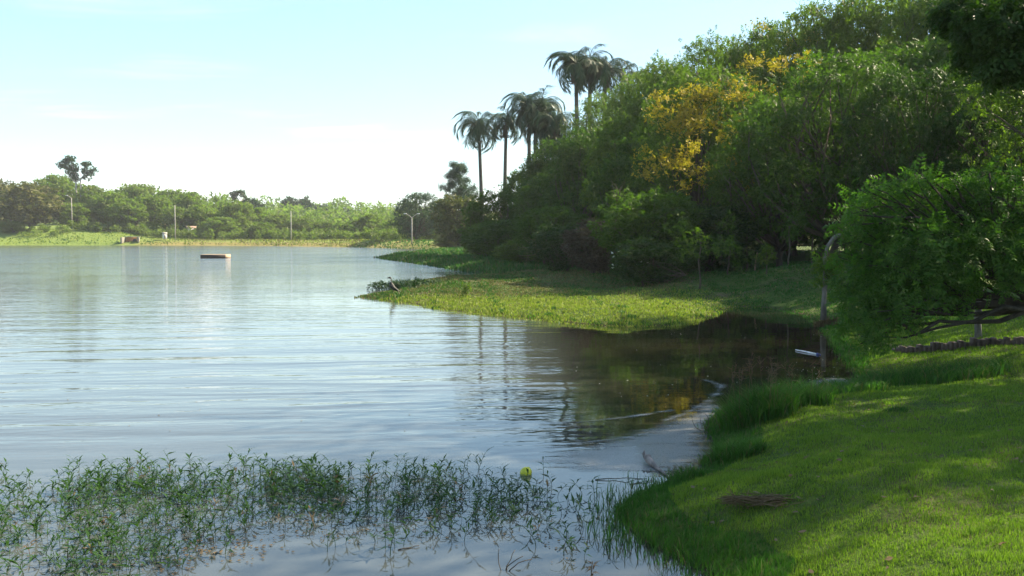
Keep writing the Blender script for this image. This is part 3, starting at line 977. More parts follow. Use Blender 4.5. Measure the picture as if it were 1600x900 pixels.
def conifer(px, yt, Y, wpx, label):
    top = at(px, yt, Y)
    z0 = gz(top[0], Y)
    H = top[2] - z0
    root = tag(empty('conifer', (top[0], Y, z0)), label, 'tree')
    MB().tube([(0, 0, 0), (0, 0, H)], [0.25, 0.05], 5).build('trunk', M['bark'], root)
    Rr = wpx / FPX * Y / 2
    bl = [(np.array([0, 0, H * t]), np.array([Rr * (1.1 - t), Rr * (1.1 - t), H * 0.09])) for t in np.linspace(0.2, 0.95, 8)]
    obj('crown', crown_mesh('crown', bl, 500, 1.3, TF, int(px), inner=0.1), root, mat=M['leaf_blue'])


conifer(534, 328, 420, 6, 'narrow dark conifer, left of two small ones on the skyline')
conifer(543, 327, 425, 7, 'narrow dark conifer, right of two small ones on the skyline')


def mass(name, spots, n_each, size, mat, seed, label=None):
    """far growth nobody could count: one mesh"""
    r = rng(seed)
    Vs = []
    for (x, y, z, rr, hh) in spots:
        bl = [(np.array([x + r.uniform(-.4, .4) * rr, y + r.uniform(-.4, .4) * rr, z + hh * r.uniform(0.3, 0.7)]), np.array([rr, rr, hh * 0.5]) * r.uniform(0.5, 0.9)) for _ in range(3)]
        pos, u, k = crown_points(r, bl, n_each, 0.3)
        pos[:, 2] = np.maximum(pos[:, 2], z + 0.1)
        Vs.append(scatter(TF[int(r.integers(0, 2))], pos, u + r.normal(size=u.shape) * 0.6, u * 0.4 + r.normal(size=u.shape) * 0.4 + (0, 0, .5), size * r.uniform(0.6, 1.2, n_each)))
    V = np.concatenate(Vs)
    return tag(obj(name, mesh(name, V, quads_of(V)), mat=M[mat]), label, kind='stuff')


r = rng(900)
sp = []
for px in np.arange(-60, 700, 15):
    for Y in (345, 400, 450):
        x = (px - 800) / FPX * Y
        h = r.uniform(9, 14) * (1.0 if px < 420 else 0.85)
        sp.append((x, Y + r.uniform(-15, 15), gz(x, Y), r.uniform(4.5, 7), h))
mass('distant_wood', sp, 170, 1.7, 'leaf_far', 901, 'distant hazy woodland on the rise beyond the lake')
sp = []
for px in np.arange(125, 700, 4.5):
    Y0 = 262 if px < 200 else np.interp(px, [200, 400, 600, 700], [262, 252, 226, 205])
    for q in range(2):
        Y = Y0 + r.uniform(-2, 9)
        x = (px - 800) / FPX * Y + r.uniform(-0.5, 0.5)
        sp.append((x, Y, gz(x, Y), r.uniform(0.8, 1.9), r.uniform(1.4, 3.4)))
mass('scrub', sp, 80, 0.62, 'leaf_far_light', 903, 'light green scrub along the top of the far bank')
sp = []
for px in np.arange(-40, 130, 9):
    Y = 258 + r.uniform(-3, 5)
    x = (px - 800) / FPX * Y
    sp.append((x, Y, gz(x, Y), r.uniform(0.7, 1.8), r.uniform(0.8, 2.2)))
mass('bank_scrub', sp, 70, 0.6, 'leaf_far', 905, 'low scrub on the grassy bank under the far trees')


def lamp_post(px, yt, yb, Y, label, arms=1, group='posts along the far bank'):
    top = at(px, yt, Y)
    zb = gz(top[0], Y)
    H = top[2] - zb
    root = tag(empty('lamp_post', (top[0], Y, zb)), label, 'post', group)
    MB().tube([(0, 0, -0.2), (0, 0, H * 0.5), (0, 0, H)], [0.15, 0.125, 0.10], 8).build('pole', M['concrete'], root)
    for a in ((1, -1)[:arms]):
        MB().tube([(0, 0, H - 0.15), (-a * 0.5, 0, H + 0.25), (-a * 1.1, 0, H + 0.6)], 0.06, 5).build('arm', M['concrete'], root)
        MB().box((-a * 1.25, 0, H + 0.62), (0.6, 0.22, 0.14)).build('lamp_head', M['lamp_glass'], root)
    return root


lamp_post(111.5, 309, 346, 262, 'pale lamp post on the grassy bank at the left', 1)
lamp_post(273, 321, 367, 250, 'pale concrete post beside the small white hut', 0)
lamp_post(454.5, 330, 366, 236, 'thin pale post in the middle of the far bank', 0)
lamp_post(643.5, 339, 381, 186, 'white forked lamp post in front of the dense blue-green tree', 2)


def far_details():
    # utility pole with a cross-arm on the skyline
    top = at(16, 281, 330)
    z0 = gz(top[0], 330)
    H = top[2] - z0
    t = tag(empty('utility_pole', (top[0], 330, z0)), 'utility pole with cross-arms sticking out of the trees at the left edge', 'pole')
    MB().tube([(0, 0, 0), (0, 0, H)], [0.2, 0.14], 6).build('pole', M['bark_pale'], t)
    MB().box((0, 0, H - 0.5), (3.0, 0.16, 0.2)).build('crossarm', M['bark'], t)
    MB().box((0, 0, H - 1.3), (2.2, 0.16, 0.18)).build('crossarm', M['bark'], t)
    # brick and concrete culvert mouth
    Yc = 249.0
    c = at(204, 377.5, Yc)
    t = tag(empty('culvert', (c[0], Yc, 0.72), 0.10), 'red brick culvert mouth between two pale wing walls at the water', 'culvert')
    mb = MB()
    for zz in range(6):
        mb.box((0, 1.2, 0.05 + zz * 0.24), (3.6, 0.3, 0.225))
    mb.build('back_wall', M['red_clay'], t)
    for s in (-1, 1):
        w = MB().box((s * 1.95, 0.3, 0.55), (0.4, 2.2, 1.5), s * 0.18).build('wing_wall', M['stone_grey'], t)
        bevelled(w, 0.03)
    MB().tube([(0.75, 0.95, 0.42), (0.75, 1.03, 0.42)], 0.52, 16).build('pipe_mouth', M['dark_hole'], t)
    bevelled(MB().box((0, 1.2, 1.5), (4.2, 0.6, 0.12)).build('cap_slab', M['concrete'], t), 0.02)
    # small white hut half hidden in the scrub
    h = at(257.5, 372, 251)
    z0 = gz(h[0], 251)
    t = tag(empty('hut', (h[0], 251, z0), 0.3, (0.62, 0.62, 0.7)), 'small white hut half hidden in scrub beside the pale post', 'hut')
    MB().box((0, 0, 0.9), (1.7, 1.6, 1.8)).build('wall', M['white_paint'], t)
    MB().add([(-1, -1, 1.8), (1, -1, 1.8), (1, 1, 1.8), (-1, 1, 1.8), (-1, 0, 2.5), (1, 0, 2.5)], [(0, 1, 5, 4), (2, 3, 4, 5), (0, 4, 3), (1, 2, 5), (3, 2, 1, 0)]).build('roof', M['concrete'], t)
    MB().box((0.1, -0.82, 0.75), (0.5, 0.06, 1.1)).build('door', M['twig'], t)
    for px, py, Y, wd, lb in ((299, 358, 264, 1.9, 'pinkish house wall peeping through the trees right of the pale post'),
                              (487, 342, 395, 4.0, 'small house with a reddish roof among the distant trees'),
                              (545, 352, 330, 2.6, 'pale house corner low among the trees behind the dam')):
        p = at(px, py, Y)
        t = tag(empty('house', (p[0], Y, p[2] - 1.0), 0.35, (1, 0.6, 0.5)), lb, 'house')
        MB().box((0, 0, 0.9), (wd, 4, 2.8)).build('wall', M['white_paint'], t)
        a, b = wd / 2 + 0.4, 2.4
        MB().add([(-a, -b, 2.3), (a, -b, 2.3), (a, b, 2.3), (-a, b, 2.3), (-a, 0, 3.7), (a, 0, 3.7)], [(0, 1, 5, 4), (2, 3, 4, 5), (0, 4, 3), (1, 2, 5), (3, 2, 1, 0)]).build('roof', M['roof_tile'], t)
        MB().box((wd * 0.2, -2.02, 1.2), (0.9, 0.06, 1.0)).build('window', M['dark_hole'], t)
    # bare red soil slips on the bank
    rr = rng(17)
    for px, py, w, d, lb in ((250, 376.5, 5.2, 1.2, 'patch of bare red earth on the bank beside the culvert'), (645, 383.5, 3.6, 0.8, 'patch of bare red earth at the foot of the forked lamp post')):
        p = on(px, py, 0.5)
        V, F = [], []
        for i in range(7):
            a = np.linspace(0, 2 * math.pi, 16, endpoint=False)
        V = [(0, 0)] + [(math.cos(q) * w * rr.uniform(0.8, 1.2), math.sin(q) * d * rr.uniform(0.6, 1.4)) for q in a]
        V = np.array(V) + p[:2]
        z = height(V) + 0.05
        z[0] += 0.12
        tag(obj('bare_earth', mesh('bare_earth', np.column_stack([V, z]), [(0, i + 1, (i + 1) % 16 + 1) for i in range(16)], M['red_clay'])), lb, kind='structure')
    # reed beds on the dam slope
    rr = rng(18)


far_details()


def raft():
    p = on(333, 403.2, 0)
    t = tag(empty('raft', (p[0], p[1] + 0.9, 0)), 'square swimming raft with shade-dark long sides floating out on the lake', 'raft')
    for i in range(9):
        bevelled(MB().box((-1.24 + i * 0.31, 0, 0.37), (0.29, 1.9, 0.05)).build('plank', M['raft_deck'], t), 0.008)
    for s, nm in ((-1, 'side_board'), (1, 'side_board')):
        MB().box((0, s * 0.93, 0.17), (2.75, 0.06, 0.34)).build(nm, M['raft_shaded'], t)  # dark tone painted in for the unlit long sides
        MB().box((s * 1.385, 0, 0.17), (0.06, 1.9, 0.34)).build('end_board', M['raft_deck'], t)  # pale deck tone painted in for the sunlit end
    MB().tube([(-1.1, 0, 0.1), (1.1, 0, 0.1)], 0.28, 10).build('float', M['raft_shaded'], t)


raft()

# ------------------------------------------------------------------ the drooping tree by the bay, and the tall trees over the lawn


def custom_tree(name, base, blobs, n, size, tpls, mat, label, seed, trunk_mat='bark', fork=None, tr=(0.16, 0.10), up=0.6, droop=0.35, cat='tree', inner=0.15):
    base = np.array(base, float)
    root = tag(empty(name, base), label, cat)
    r = rng(seed)
    bl = [(np.array(c) - base, np.array(rd)) for c, rd in blobs]
    obj('crown', crown_mesh('crown', bl, n, size, tpls, seed, up, droop, inner), root, mat=M[mat])
    mb = MB()
    f = np.array(fork) - base
    limb(mb, r, (0, 0, -0.15), f, tr[0], tr[1], 9, 6, 0.04)
    for c, rd in bl:
        e = c + r.normal(size=3) * rd * 0.2
        limb(mb, r, f, e, tr[1] * 0.55, 0.012, 6, 6, 0.08, 0.05)
        for q in range(2):
            limb(mb, r, f + (e - f) * 0.6, c + norm(r.normal(size=3)) * rd * 0.9, tr[1] * 0.2, 0.008, 4, 4, 0.1)
    mb.build('trunk', M[trunk_mat], root, True)
    return root


def bpx(lst, sy=1.0):
    out = []
    for px, py, Y, rx, ry in lst:
        out.append((at(px, py, Y), (rx / FPX * Y, rx / FPX * Y * sy, ry / FPX * Y)))
    return out


droop_blobs = bpx([(1395, 335, 17.5, 70, 42), (1470, 325, 17.5, 75, 42), (1545, 330, 17, 70, 45), (1610, 340, 17, 60, 50), (1368, 395, 17, 50, 42), (1430, 390, 16.5, 80, 50),
                   (1510, 390, 16.5, 80, 50), (1590, 395, 16.5, 70, 50), (1350, 440, 16.5, 42, 36), (1400, 450, 16, 55, 34), (1470, 440, 16.2, 55, 26), (1560, 430, 16.2, 50, 24),
                   (1355, 480, 16, 30, 22), (1435, 300, 17.5, 22, 22), (1520, 297, 17.5, 35, 18), (1385, 500, 15.6, 30, 16), (1660, 360, 17, 70, 60)] + [(x_, y_, 16.6, 17, 12) for x_, y_ in ((1338, 330), (1352, 300), (1392, 285), (1440, 272), (1492, 288), (1545, 272), (1585, 282), (1322, 352), (1310, 392), (1318, 445), (1330, 500), (1372, 515), (1425, 492), (1490, 470), (1350, 528), (1535, 300), (1462, 282))])
dt_base = at(1700, 520, 17.0)
dt_base[2] = gz(dt_base[0], 17.0)
dt_fork = at(1625, 478, 16.8)
custom_tree('drooping_tree', dt_base, droop_blobs, 8000, 0.30, [tpl_pinnate(6, 0.27, 0.095, 0.5), tpl_pinnate(5, 0.32, 0.11, 0.7), tpl_pinnate(4, 0.34, 0.12, 0.3)], 'leaf_fresh', 'low leafy tree drooping over the bank on the right, dark branches sweeping to the grass', 71, fork=dt_fork, tr=(0.15, 0.09), trunk_mat='bark_dark')


def bent_tree():
    p = on(1287, 497, 0.25)
    base = np.array([p[0], p[1], gz(p[0], p[1])])
    Y = base[1]
    root = tag(empty('bent_tree', base), 'slender pale trunk by the bay, bent over to the right at the top', 'tree')
    pts = np.array([at(1287, 500, Y), at(1288, 470, Y), at(1290, 430, Y), at(1289, 405, Y), at(1293, 385, Y), at(1304, 371, Y), at(1322, 364, Y - 0.3), at(1350, 362, Y - 0.6)]) - base
    mb = MB()
    mb.tube(pts, [0.085, 0.062, 0.058, 0.058, 0.062, 0.064, 0.045, 0.02], 9, 0.06, rng(3))
    mb.build('trunk', M['bark_pale'], root, True)
    bl = [(b[0] - base, np.array(b[1])) for b in bpx([(1295, 412, Y, 18, 12), (1302, 432, Y, 12, 16), (1340, 364, Y - .5, 26, 9), (1282, 425, Y, 8, 14), (1310, 400, Y, 14, 8)])]
    obj('crown', crown_mesh('crown', bl, 420, 0.26, TP, 81, 0.5, 0.5, 0.1), root, mat=M['leaf_mid'])
    # dead grass matted round its foot
    c = np.array([base[0], base[1]])
    return c


bent_foot = bent_tree()


def shade_tree(x, y, H, Rr, low, label, seed, n=9000, size=0.30, extra=()):
    z = gz(x, y)
    r = rng(seed)
    bl = []
    nb = 20
    for i in range(nb):
        ph = 2.4 * i + r.uniform(-.4, .4)
        cz = np.clip(1 - 2 * (i + .5) / nb + r.uniform(-.12, .12), -.9, .9)
        s = math.sqrt(1 - cz * cz) * r.uniform(.7, 1.05)
        hz = (H - low) / 2
        bl.append(((x + math.cos(ph) * s * Rr * .75, y + math.sin(ph) * s * Rr * .75, z + low + hz + cz * hz * .8), np.array([Rr * .34, Rr * .34, hz * .3]) * r.uniform(.7, 1.2)))
    t = custom_tree('tall_tree', (x, y, z), bl, n, size, TP, 'leaf_deep' if extra else 'leaf_mid', label, seed, fork=(x, y, z + low * 0.9), tr=(0.34, 0.24))
    if extra:
        b0 = np.array(t.location)
        bl = [(np.array(c) - b0, np.array(rd)) for c, rd in extra]
        obj('hanging_foliage', crown_mesh('hanging_foliage', bl, 7000, 0.21, TP, seed + 5, 0.4, 0.6, 0.1), t, mat=M['leaf_deep'])
        mb = MB()
        for c, rd in bl:
            limb(mb, r, (0, 0, low * 1.2), c, 0.05, 0.012, 6, 6, 0.05, 0.05)
        mb.build('branch', M['bark_dark'], t, True)
    return t


shade_tree(13.2, 16.2, 12.5, 5.6, 4.6, 'tall tree by the lawn, its dark foliage hanging into the upper right corner', 301, 9000, 0.25,
           bpx([(1500, 20, 14.5, 34, 26), (1545, 40, 14.0, 45, 36), (1590, 25, 14.5, 50, 45), (1575, 95, 14, 45, 30), (1525, 85, 14.8, 26, 18), (1640, 60, 14, 60, 60)]))
shade_tree(14.2, 14.2, 11.0, 3.2, 4.8, 'tree beside the lawn, just outside the view to the right', 302, 6000, 0.28)
shade_tree(20.5, 24.5, 13.5, 5.2, 4.0, 'tree behind the drooping tree, outside the view to the right', 303, 6000, 0.36)
shade_tree(27.0, 31.0, 13.0, 4.6, 3.0, 'tree up the slope behind the drooping tree, outside the view', 304, 5000, 0.4)


shade_tree(18.2, 31.0, 12.0, 4.2, 3.5, 'tree at the right edge, up the slope behind the low wall', 305, 5000, 0.36)

# ------------------------------------------------------------------ grass and marsh
def blades(name, P, h, w, mats, seed, lean=0.35, tall=False, fmat=None, kind='stuff', label=None, parent=None):
    """one blade of grass at each point P (x, y, z)"""
    r = rng(seed)
    n = len(P)
    a = r.uniform(0, 2 * math.pi, n)
    s = np.stack([np.cos(a), np.sin(a), np.zeros(n)], 1) * (w / 2)[:, None]
    b = r.uniform(0, 2 * math.pi, n)
    l = np.stack([np.cos(b), np.sin(b), np.zeros(n)], 1) * (h * r.uniform(0.2, 1.0, n) * lean)[:, None]
    up = np.stack([np.zeros(n), np.zeros(n), h], 1)
    P = P - np.array([0, 0, 0.006])
    if tall:
        mid = P + up * 0.6 + l * 0.35
        V = np.stack([P - s, P + s, mid - s * 0.75, mid + s * 0.75, P + up * 0.97 + l * 1.25], 1).reshape(-1, 3)
        o = np.arange(n)[:, None, None] * 5
        F = (np.array([[0, 1, 3], [0, 3, 2], [2, 3, 4]])[None] + o).reshape(-1, 3)
        per = 3
    else:
        V = np.stack([P - s, P + s, P + up + l], 1).reshape(-1, 3)
        F = np.arange(n * 3).reshape(-1, 3)
        per = 1
    me = mesh(name, V, F, mats)
    if fmat is not None:
        me.polygons.foreach_set('material_index', np.repeat(fmat.astype(np.int32), per))
    o = obj(name, me, parent)
    return tag(o, label, kind=kind)


def sample(n, r0, r1, a0, a1, seed, pw=1.0):
    r = rng(seed)
    rr = r0 * (r1 / r0) ** (r.random(n) ** pw)
    a = np.radians(r.uniform(a0, a1, n))
    return np.stack([rr * np.sin(a), rr * np.cos(a)], 1)


def grow_lawn():
    P = sample(420000, 4.6, 27, -4, 36, 501)
    d = sdf(P)
    k = (d > -0.02)
    P, d = P[k], d[k]
    dist = np.linalg.norm(P, axis=1)
    r = rng(502)
    z = height(P, d)
    n1 = lump(P, 0.8, 5) * 0.5 + lump(P, 0.25, 6) * 0.5
    h = (0.017 + 0.012 * np.clip(n1, -1, 1) + 0.012 * r.random(len(P))) * (1 + dist * 0.035)
    h = np.maximum(h, 0.008)
    # unmown fringe by the water
    fr = np.clip(1 - d / (0.55 + 0.25 * lump(P, 1.3, 8)), 0, 1)
    h = h * (1 + 0.9 * fr * r.random(len(P)))
    w = np.maximum(0.0045, 0.0011 * dist) * r.uniform(0.7, 1.3, len(P))
    wear = lump(P, 1.7, 11) + lump(P, 0.4, 12) * 0.6
    dry = (wear + r.normal(size=len(P)) * 0.45) > 0.95
    h = h * np.clip(1.5 - np.maximum(wear, 0.3), 0.35, 1.2)
    sed = (fr > 0.25)
    fm = np.where(dry, 1, np.where(sed, 2, 0))
    blades('lawn_grass', np.column_stack([P, z]), h, w, [M['lawn'], M['straw'], M['sedge']], 503, 0.6, False, fm, label='short mown grass of the lawn')
    # taller fringe: sedge and rank grass along the near bank and standing in the shallows
    P = sample(90000, 5.0, 30, -8, 34, 511)
    d = sdf(P)
    lim = 0.35 + 0.35 * np.clip(lump(P, 1.9, 14), -0.6, 1)
    wade = np.where((P[:, 1] < 10.2) & (P[:, 0] > 0.7), 0.55, np.where(P[:, 1] < 13.5, 0.10, 0.15))
    r = rng(512)
    k = (d > -wade * r.random(len(P)) ** 0.7) & (d < lim)
    # leave the muddy landing free
    mud = np.linalg.norm(P - on(1075, 742)[:2], axis=1)
    k &= ~((mud < 0.45) & (r.random(len(P)) < 0.9))
    k &= r.random(len(P)) < np.where(P[:, 1] > 12.5, 1.0, 0.55)
    P, d = P[k], d[k]
    dist = np.linalg.norm(P, axis=1)
    z = np.maximum(height(P, d), -0.03)
    h = (0.055 + 0.08 * np.clip(lump(P, 0.7, 15), -0.4, 1) + 0.06 * r.random(len(P)) ** 2) * np.where(dist > 12.5, 1.2, 1.0)
    w = np.maximum(0.006, 0.0010 * dist) * r.uniform(0.7, 1.3, len(P))
    fm = (r.random(len(P)) < 0.07).astype(int)
    blades('bank_grass', np.column_stack([P, z]), h, w, [M['sedge'], M['straw']], 513, 0.55, True, fm, label='rank green grass fringing the near bank')


grow_lawn()


def grow_wading():
    r = rng(541)
    P = sample(16000, 5.5, 11.5, 3, 24, 542)
    d = sdf(P)
    reach = 0.10 + 0.50 * np.clip(0.5 + lump(P, 0.9, 43), 0, 1) * (P[:, 1] < 9.6)
    k = (d < 0.05) & (d > -reach * r.random(len(P)) ** 1.3) & (P[:, 0] > 0.6)
    P = P[k]
    n = len(P)
    h = 0.06 + 0.13 * r.random(n)
    blades('shallow_grass', np.column_stack([P, np.full(n, -0.01)]), h, 0.008 * r.uniform(.7, 1.3, n), [M['sedge'], M['straw']], 543, 0.7, True, (r.random(n) < 0.06).astype(int), label='grass blades standing in the shallow water by the lawn')


grow_wading()


def grow_marsh():
    # the sunlit tongue of marsh and the meadow behind it
    P = sample(230000, 25, 64, -16, 26, 521)
    d = sdf(P)
    k = (d > -0.25)
    P, d = P[k], d[k]
    dist = np.linalg.norm(P, axis=1)
    r = rng(522)
    z = np.maximum(height(P, d), -0.02)
    n1 = lump(P, 4.0, 21)
    tuft = np.clip(lump(P, 1.1, 22), -0.3, 1)
    h = 0.035 + 0.07 * tuft + 0.05 * r.random(len(P)) + 0.05 * np.clip(n1, 0, 1)
    h = np.maximum(h * np.where(P[:, 0] > 6.5, 0.7, 1.0), 0.02)
    w = 0.0011 * dist * r.uniform(0.6, 1.2, len(P))
    back = P[:, 1] + 1.2 * lump(P, 5, 23) + r.normal(size=len(P)) * 1.0
    fm = np.where(back < 37.0, 0, np.where((n1 + r.normal(size=len(P)) * 0.5) > 0.15, 2, 1))
    fm = np.where((P[:, 0] > 7.0 + r.normal(size=len(P))), 2, fm)
    fm = np.where(r.random(len(P)) < 0.10, 1, fm)
    fm = np.where((tuft > 0.55) & (r.random(len(P)) < 0.8), 2, fm)
    blades('marsh_grass', np.column_stack([P, z]), h, w, [M['meadow'], M['straw'], M['marsh']], 523, 0.6, True, fm, label='yellow-green marsh grass on the tongue of land')
    P = sample(70000, 62, 205, -14, 12, 531)
    d = sdf(P)
    k = (d > -0.6)
    P, d = P[k], d[k]
    dist = np.linalg.norm(P, axis=1)
    r = rng(532)
    z = np.maximum(height(P, d), -0.02)
    h = (0.20 + 0.22 * np.clip(lump(P, 3.0, 32), -0.4, 1) + 0.15 * r.random(len(P)))
    w = 0.0013 * dist * r.uniform(0.6, 1.2, len(P))
    fm = (r.random(len(P)) < 0.12).astype(int) * 1
    blades('marsh_strip', np.column_stack([P, z]), h, w, [M['marsh'], M['straw']], 533, 0.5, True, fm, label='green reedy strip of marsh running out to a point')
    P = sample(60000, 200, 285, -36, -2, 535)
    d = sdf(P)
    P, d = P[d > 0.2], d[d > 0.2]
    r = rng(536)
    z = height(P, d)
    h = 0.15 + 0.30 * np.clip(lump(P, 9.0, 36), -0.4, 1) + 0.25 * r.random(len(P))
    left = P[:, 0] < -86 + r.normal(size=len(P)) * 4
    fm = np.where(left, np.where(lump(P, 7.0, 37) + r.normal(size=len(P)) * .5 > 0.1, 2, 0), np.where(r.random(len(P)) < 0.5, 1, 0))
    blades('far_bank_grass', np.column_stack([P, z]), np.maximum(h, 0.1), 0.26 * r.uniform(0.6, 1.2, len(P)), [M['meadow'], M['straw'], M['marsh']], 537, 0.6, True, fm, label='rough grass on the far bank and the dam')
    # dark floating leaves at the edge of the marsh
    for px, py, Wd, Hh, lb in ((617, 452.5, 1.15, 0.34, 'small dark clump of water plants at the tip of the marsh'), (652, 447.5, 1.9, 0.30, 'long dark mat of water plants behind the tip of the marsh')):
        p = on(px, py)
        t = tag(empty('water_plant', p), lb, 'water plant')
        q = rng(int(px))
        bl = [(np.array([q.uniform(-1, 1) * Wd * 0.7, q.uniform(-.6, .6) * Wd * 0.5, Hh * 0.45]), np.array([Wd * .4, Wd * .35, Hh * .5])) for _ in range(7)]
        obj('foliage', crown_mesh('foliage', bl, 700, 0.17, TB, int(px), 0.6, 0.0, 0.1, 0.0), t, mat=M['leaf_blue'])


grow_marsh()


def clump(name, cat, c, rad, n, h, label, mats, seed, stalks=0, w=0.010, lean=0.8):
    """one tuft of tall grass"""
    r = rng(seed)
    a, q = r.uniform(0, 6.283, n), np.sqrt(r.random(n))
    L = np.stack([np.cos(a) * q * rad[0], np.sin(a) * q * rad[1]], 1)
    zz = np.maximum(height(L + np.array(c[:2])), -0.03) - c[2]
    t = tag(empty(name, c), label, cat)
    hh = h * (1 - 0.45 * q) * r.uniform(0.55, 1.15, n)
    o = blades('blades', np.column_stack([L, zz]), hh, w * r.uniform(.7, 1.3, n), mats, seed + 1, lean, True, (r.random(n) < 0.08).astype(int), kind=None, parent=t)
    if stalks:
        mb = MB()
        for i in range(stalks):
            b = np.array([r.uniform(-1, 1) * rad[0] * .8, r.uniform(-1, 1) * rad[1] * .8, 0])
            e = b + np.array([r.uniform(-.15, .15), r.uniform(-.1, .1), h * r.uniform(1.1, 1.55)])
            limb(mb, r, b, e, 0.004, 0.002, 3, 3, 0.03)
            for k in range(9):
                p = b + (e - b) * r.uniform(0.75, 1.0)
                mb.tube([p, p + r.normal(size=3) * 0.035 + (0, 0, 0.02)], [0.005, 0.002], 3)
        mb.build('seed_stalks', M['weed_dry'], t)
    return t


GM = [M['sedge'], M['straw']]
c = on(1185, 668, 0.1)
clump('grass_tuft', 'grass tuft', (c[0], c[1], gz(c[0], c[1])), (0.48, 0.38), 2100, 0.56, 'big tuft of long green grass with seed stalks standing at the corner of the lawn', GM, 601, 16, 0.011)
c = on(1235, 655, 0.1)
clump('grass_tuft', 'grass tuft', (c[0], c[1], gz(c[0], c[1])), (0.55, 0.4), 1500, 0.42, 'lower spreading tuft right behind the big seeding tuft', GM, 603, 6, 0.011)
c = on(1145, 712, 0.1)
clump('grass_tuft', 'grass tuft', (c[0], c[1], gz(c[0], c[1])), (0.36, 0.28), 900, 0.26, 'short dense tuft at the water between the big tuft and the dry twigs', GM, 605, 0, 0.010)
c = on(1072, 757, 0.05)
clump('grass_tuft', 'grass tuft', (c[0], c[1], gz(c[0], c[1])), (0.18, 0.16), 320, 0.20, 'small tuft next to the muddy landing with the driftwood', GM, 607, 0, 0.009)
c = on(1300, 628, 0.15)
clump('grass_tuft', 'grass tuft', (c[0], c[1], gz(c[0], c[1])), (0.8, 0.35), 1700, 0.30, 'long low tuft along the inner end of the bay', GM, 609, 0, 0.012)
c = on(1400, 640, 0.35)
clump('grass_tuft', 'grass tuft', (c[0], c[1], gz(c[0], c[1])), (0.14, 0.12), 200, 0.10, 'little dark tuft alone in the mown lawn', GM, 611, 0, 0.010)
c = on(1420, 585, 0.3)
clump('grass_tuft', 'grass tuft', (c[0], c[1], gz(c[0], c[1])), (1.6, 0.6), 2600, 0.40, 'long bank of dark rank grass under the drooping tree', GM, 613, 0, 0.014)
clump('dead_grass', 'dead grass', (bent_foot[0] + 0.1, bent_foot[1] + 0.1, gz(*bent_foot)), (0.34, 0.25), 600, 0.36, 'brown dead grass matted round the foot of the bent pale trunk', [M['weed_dry'], M['straw']], 615, 0, 0.016)

# ------------------------------------------------------------------ weeds standing in the shallow water


def weed_tpl(seed, H, nl):
    """stem, leaves of one emergent plant -> verts, quads"""
    r = rng(seed)
    lean = r.uniform(-0.5, 0.5, 2) * H * 1.6
    t = np.linspace(0, 1, 5)
    pts = np.stack([lean[0] * t ** 1.5, lean[1] * t ** 1.5, H * t - 0.05 * (t == 0)], 1)
    mb = MB().tube(pts, np.linspace(0.004, 0.0022, 5), 3)
    V = np.concatenate(mb.V)
    F = [f for f in mb.F if len(f) == 4]
    Q = []
    for i in range(nl):
        u = 0.25 + 0.75 * (i + 0.5) / nl
        k = u * 4
        j = min(int(k), 3)
        b = pts[j] + (pts[j + 1] - pts[j]) * (k - j)
        a = i * 2.7 + r.uniform(-.6, .6)
        d = norm(np.array([math.cos(a), math.sin(a), r.uniform(0.1, 1.3)]))
        n_ = norm(np.cross(np.cross(d, (0, 0, 1.0)), d))
        sd = norm(np.cross(n_, d))
        L = r.uniform(0.07, 0.15)
        # a lance-shaped leaf of two quads, bent in the middle
        wv = L * r.uniform(0.16, 0.25)
        m1 = b + d * L * 0.4
        tip = b + d * L + n_ * (-0.25 * L)
        Q += [b, m1 + sd * wv / 2 + n_ * .003, tip, m1 - sd * wv / 2 + n_ * .003]
    Q = np.array(Q)
    F = np.array(F + [tuple(int(x) + len(V) for x in q) for q in quads_of(Q)])
    return np.concatenate([V, Q]), F


WT = [weed_tpl(700 + i, 0.09 + 0.021 * (i % 7), 5 + i % 5) for i in range(14)]


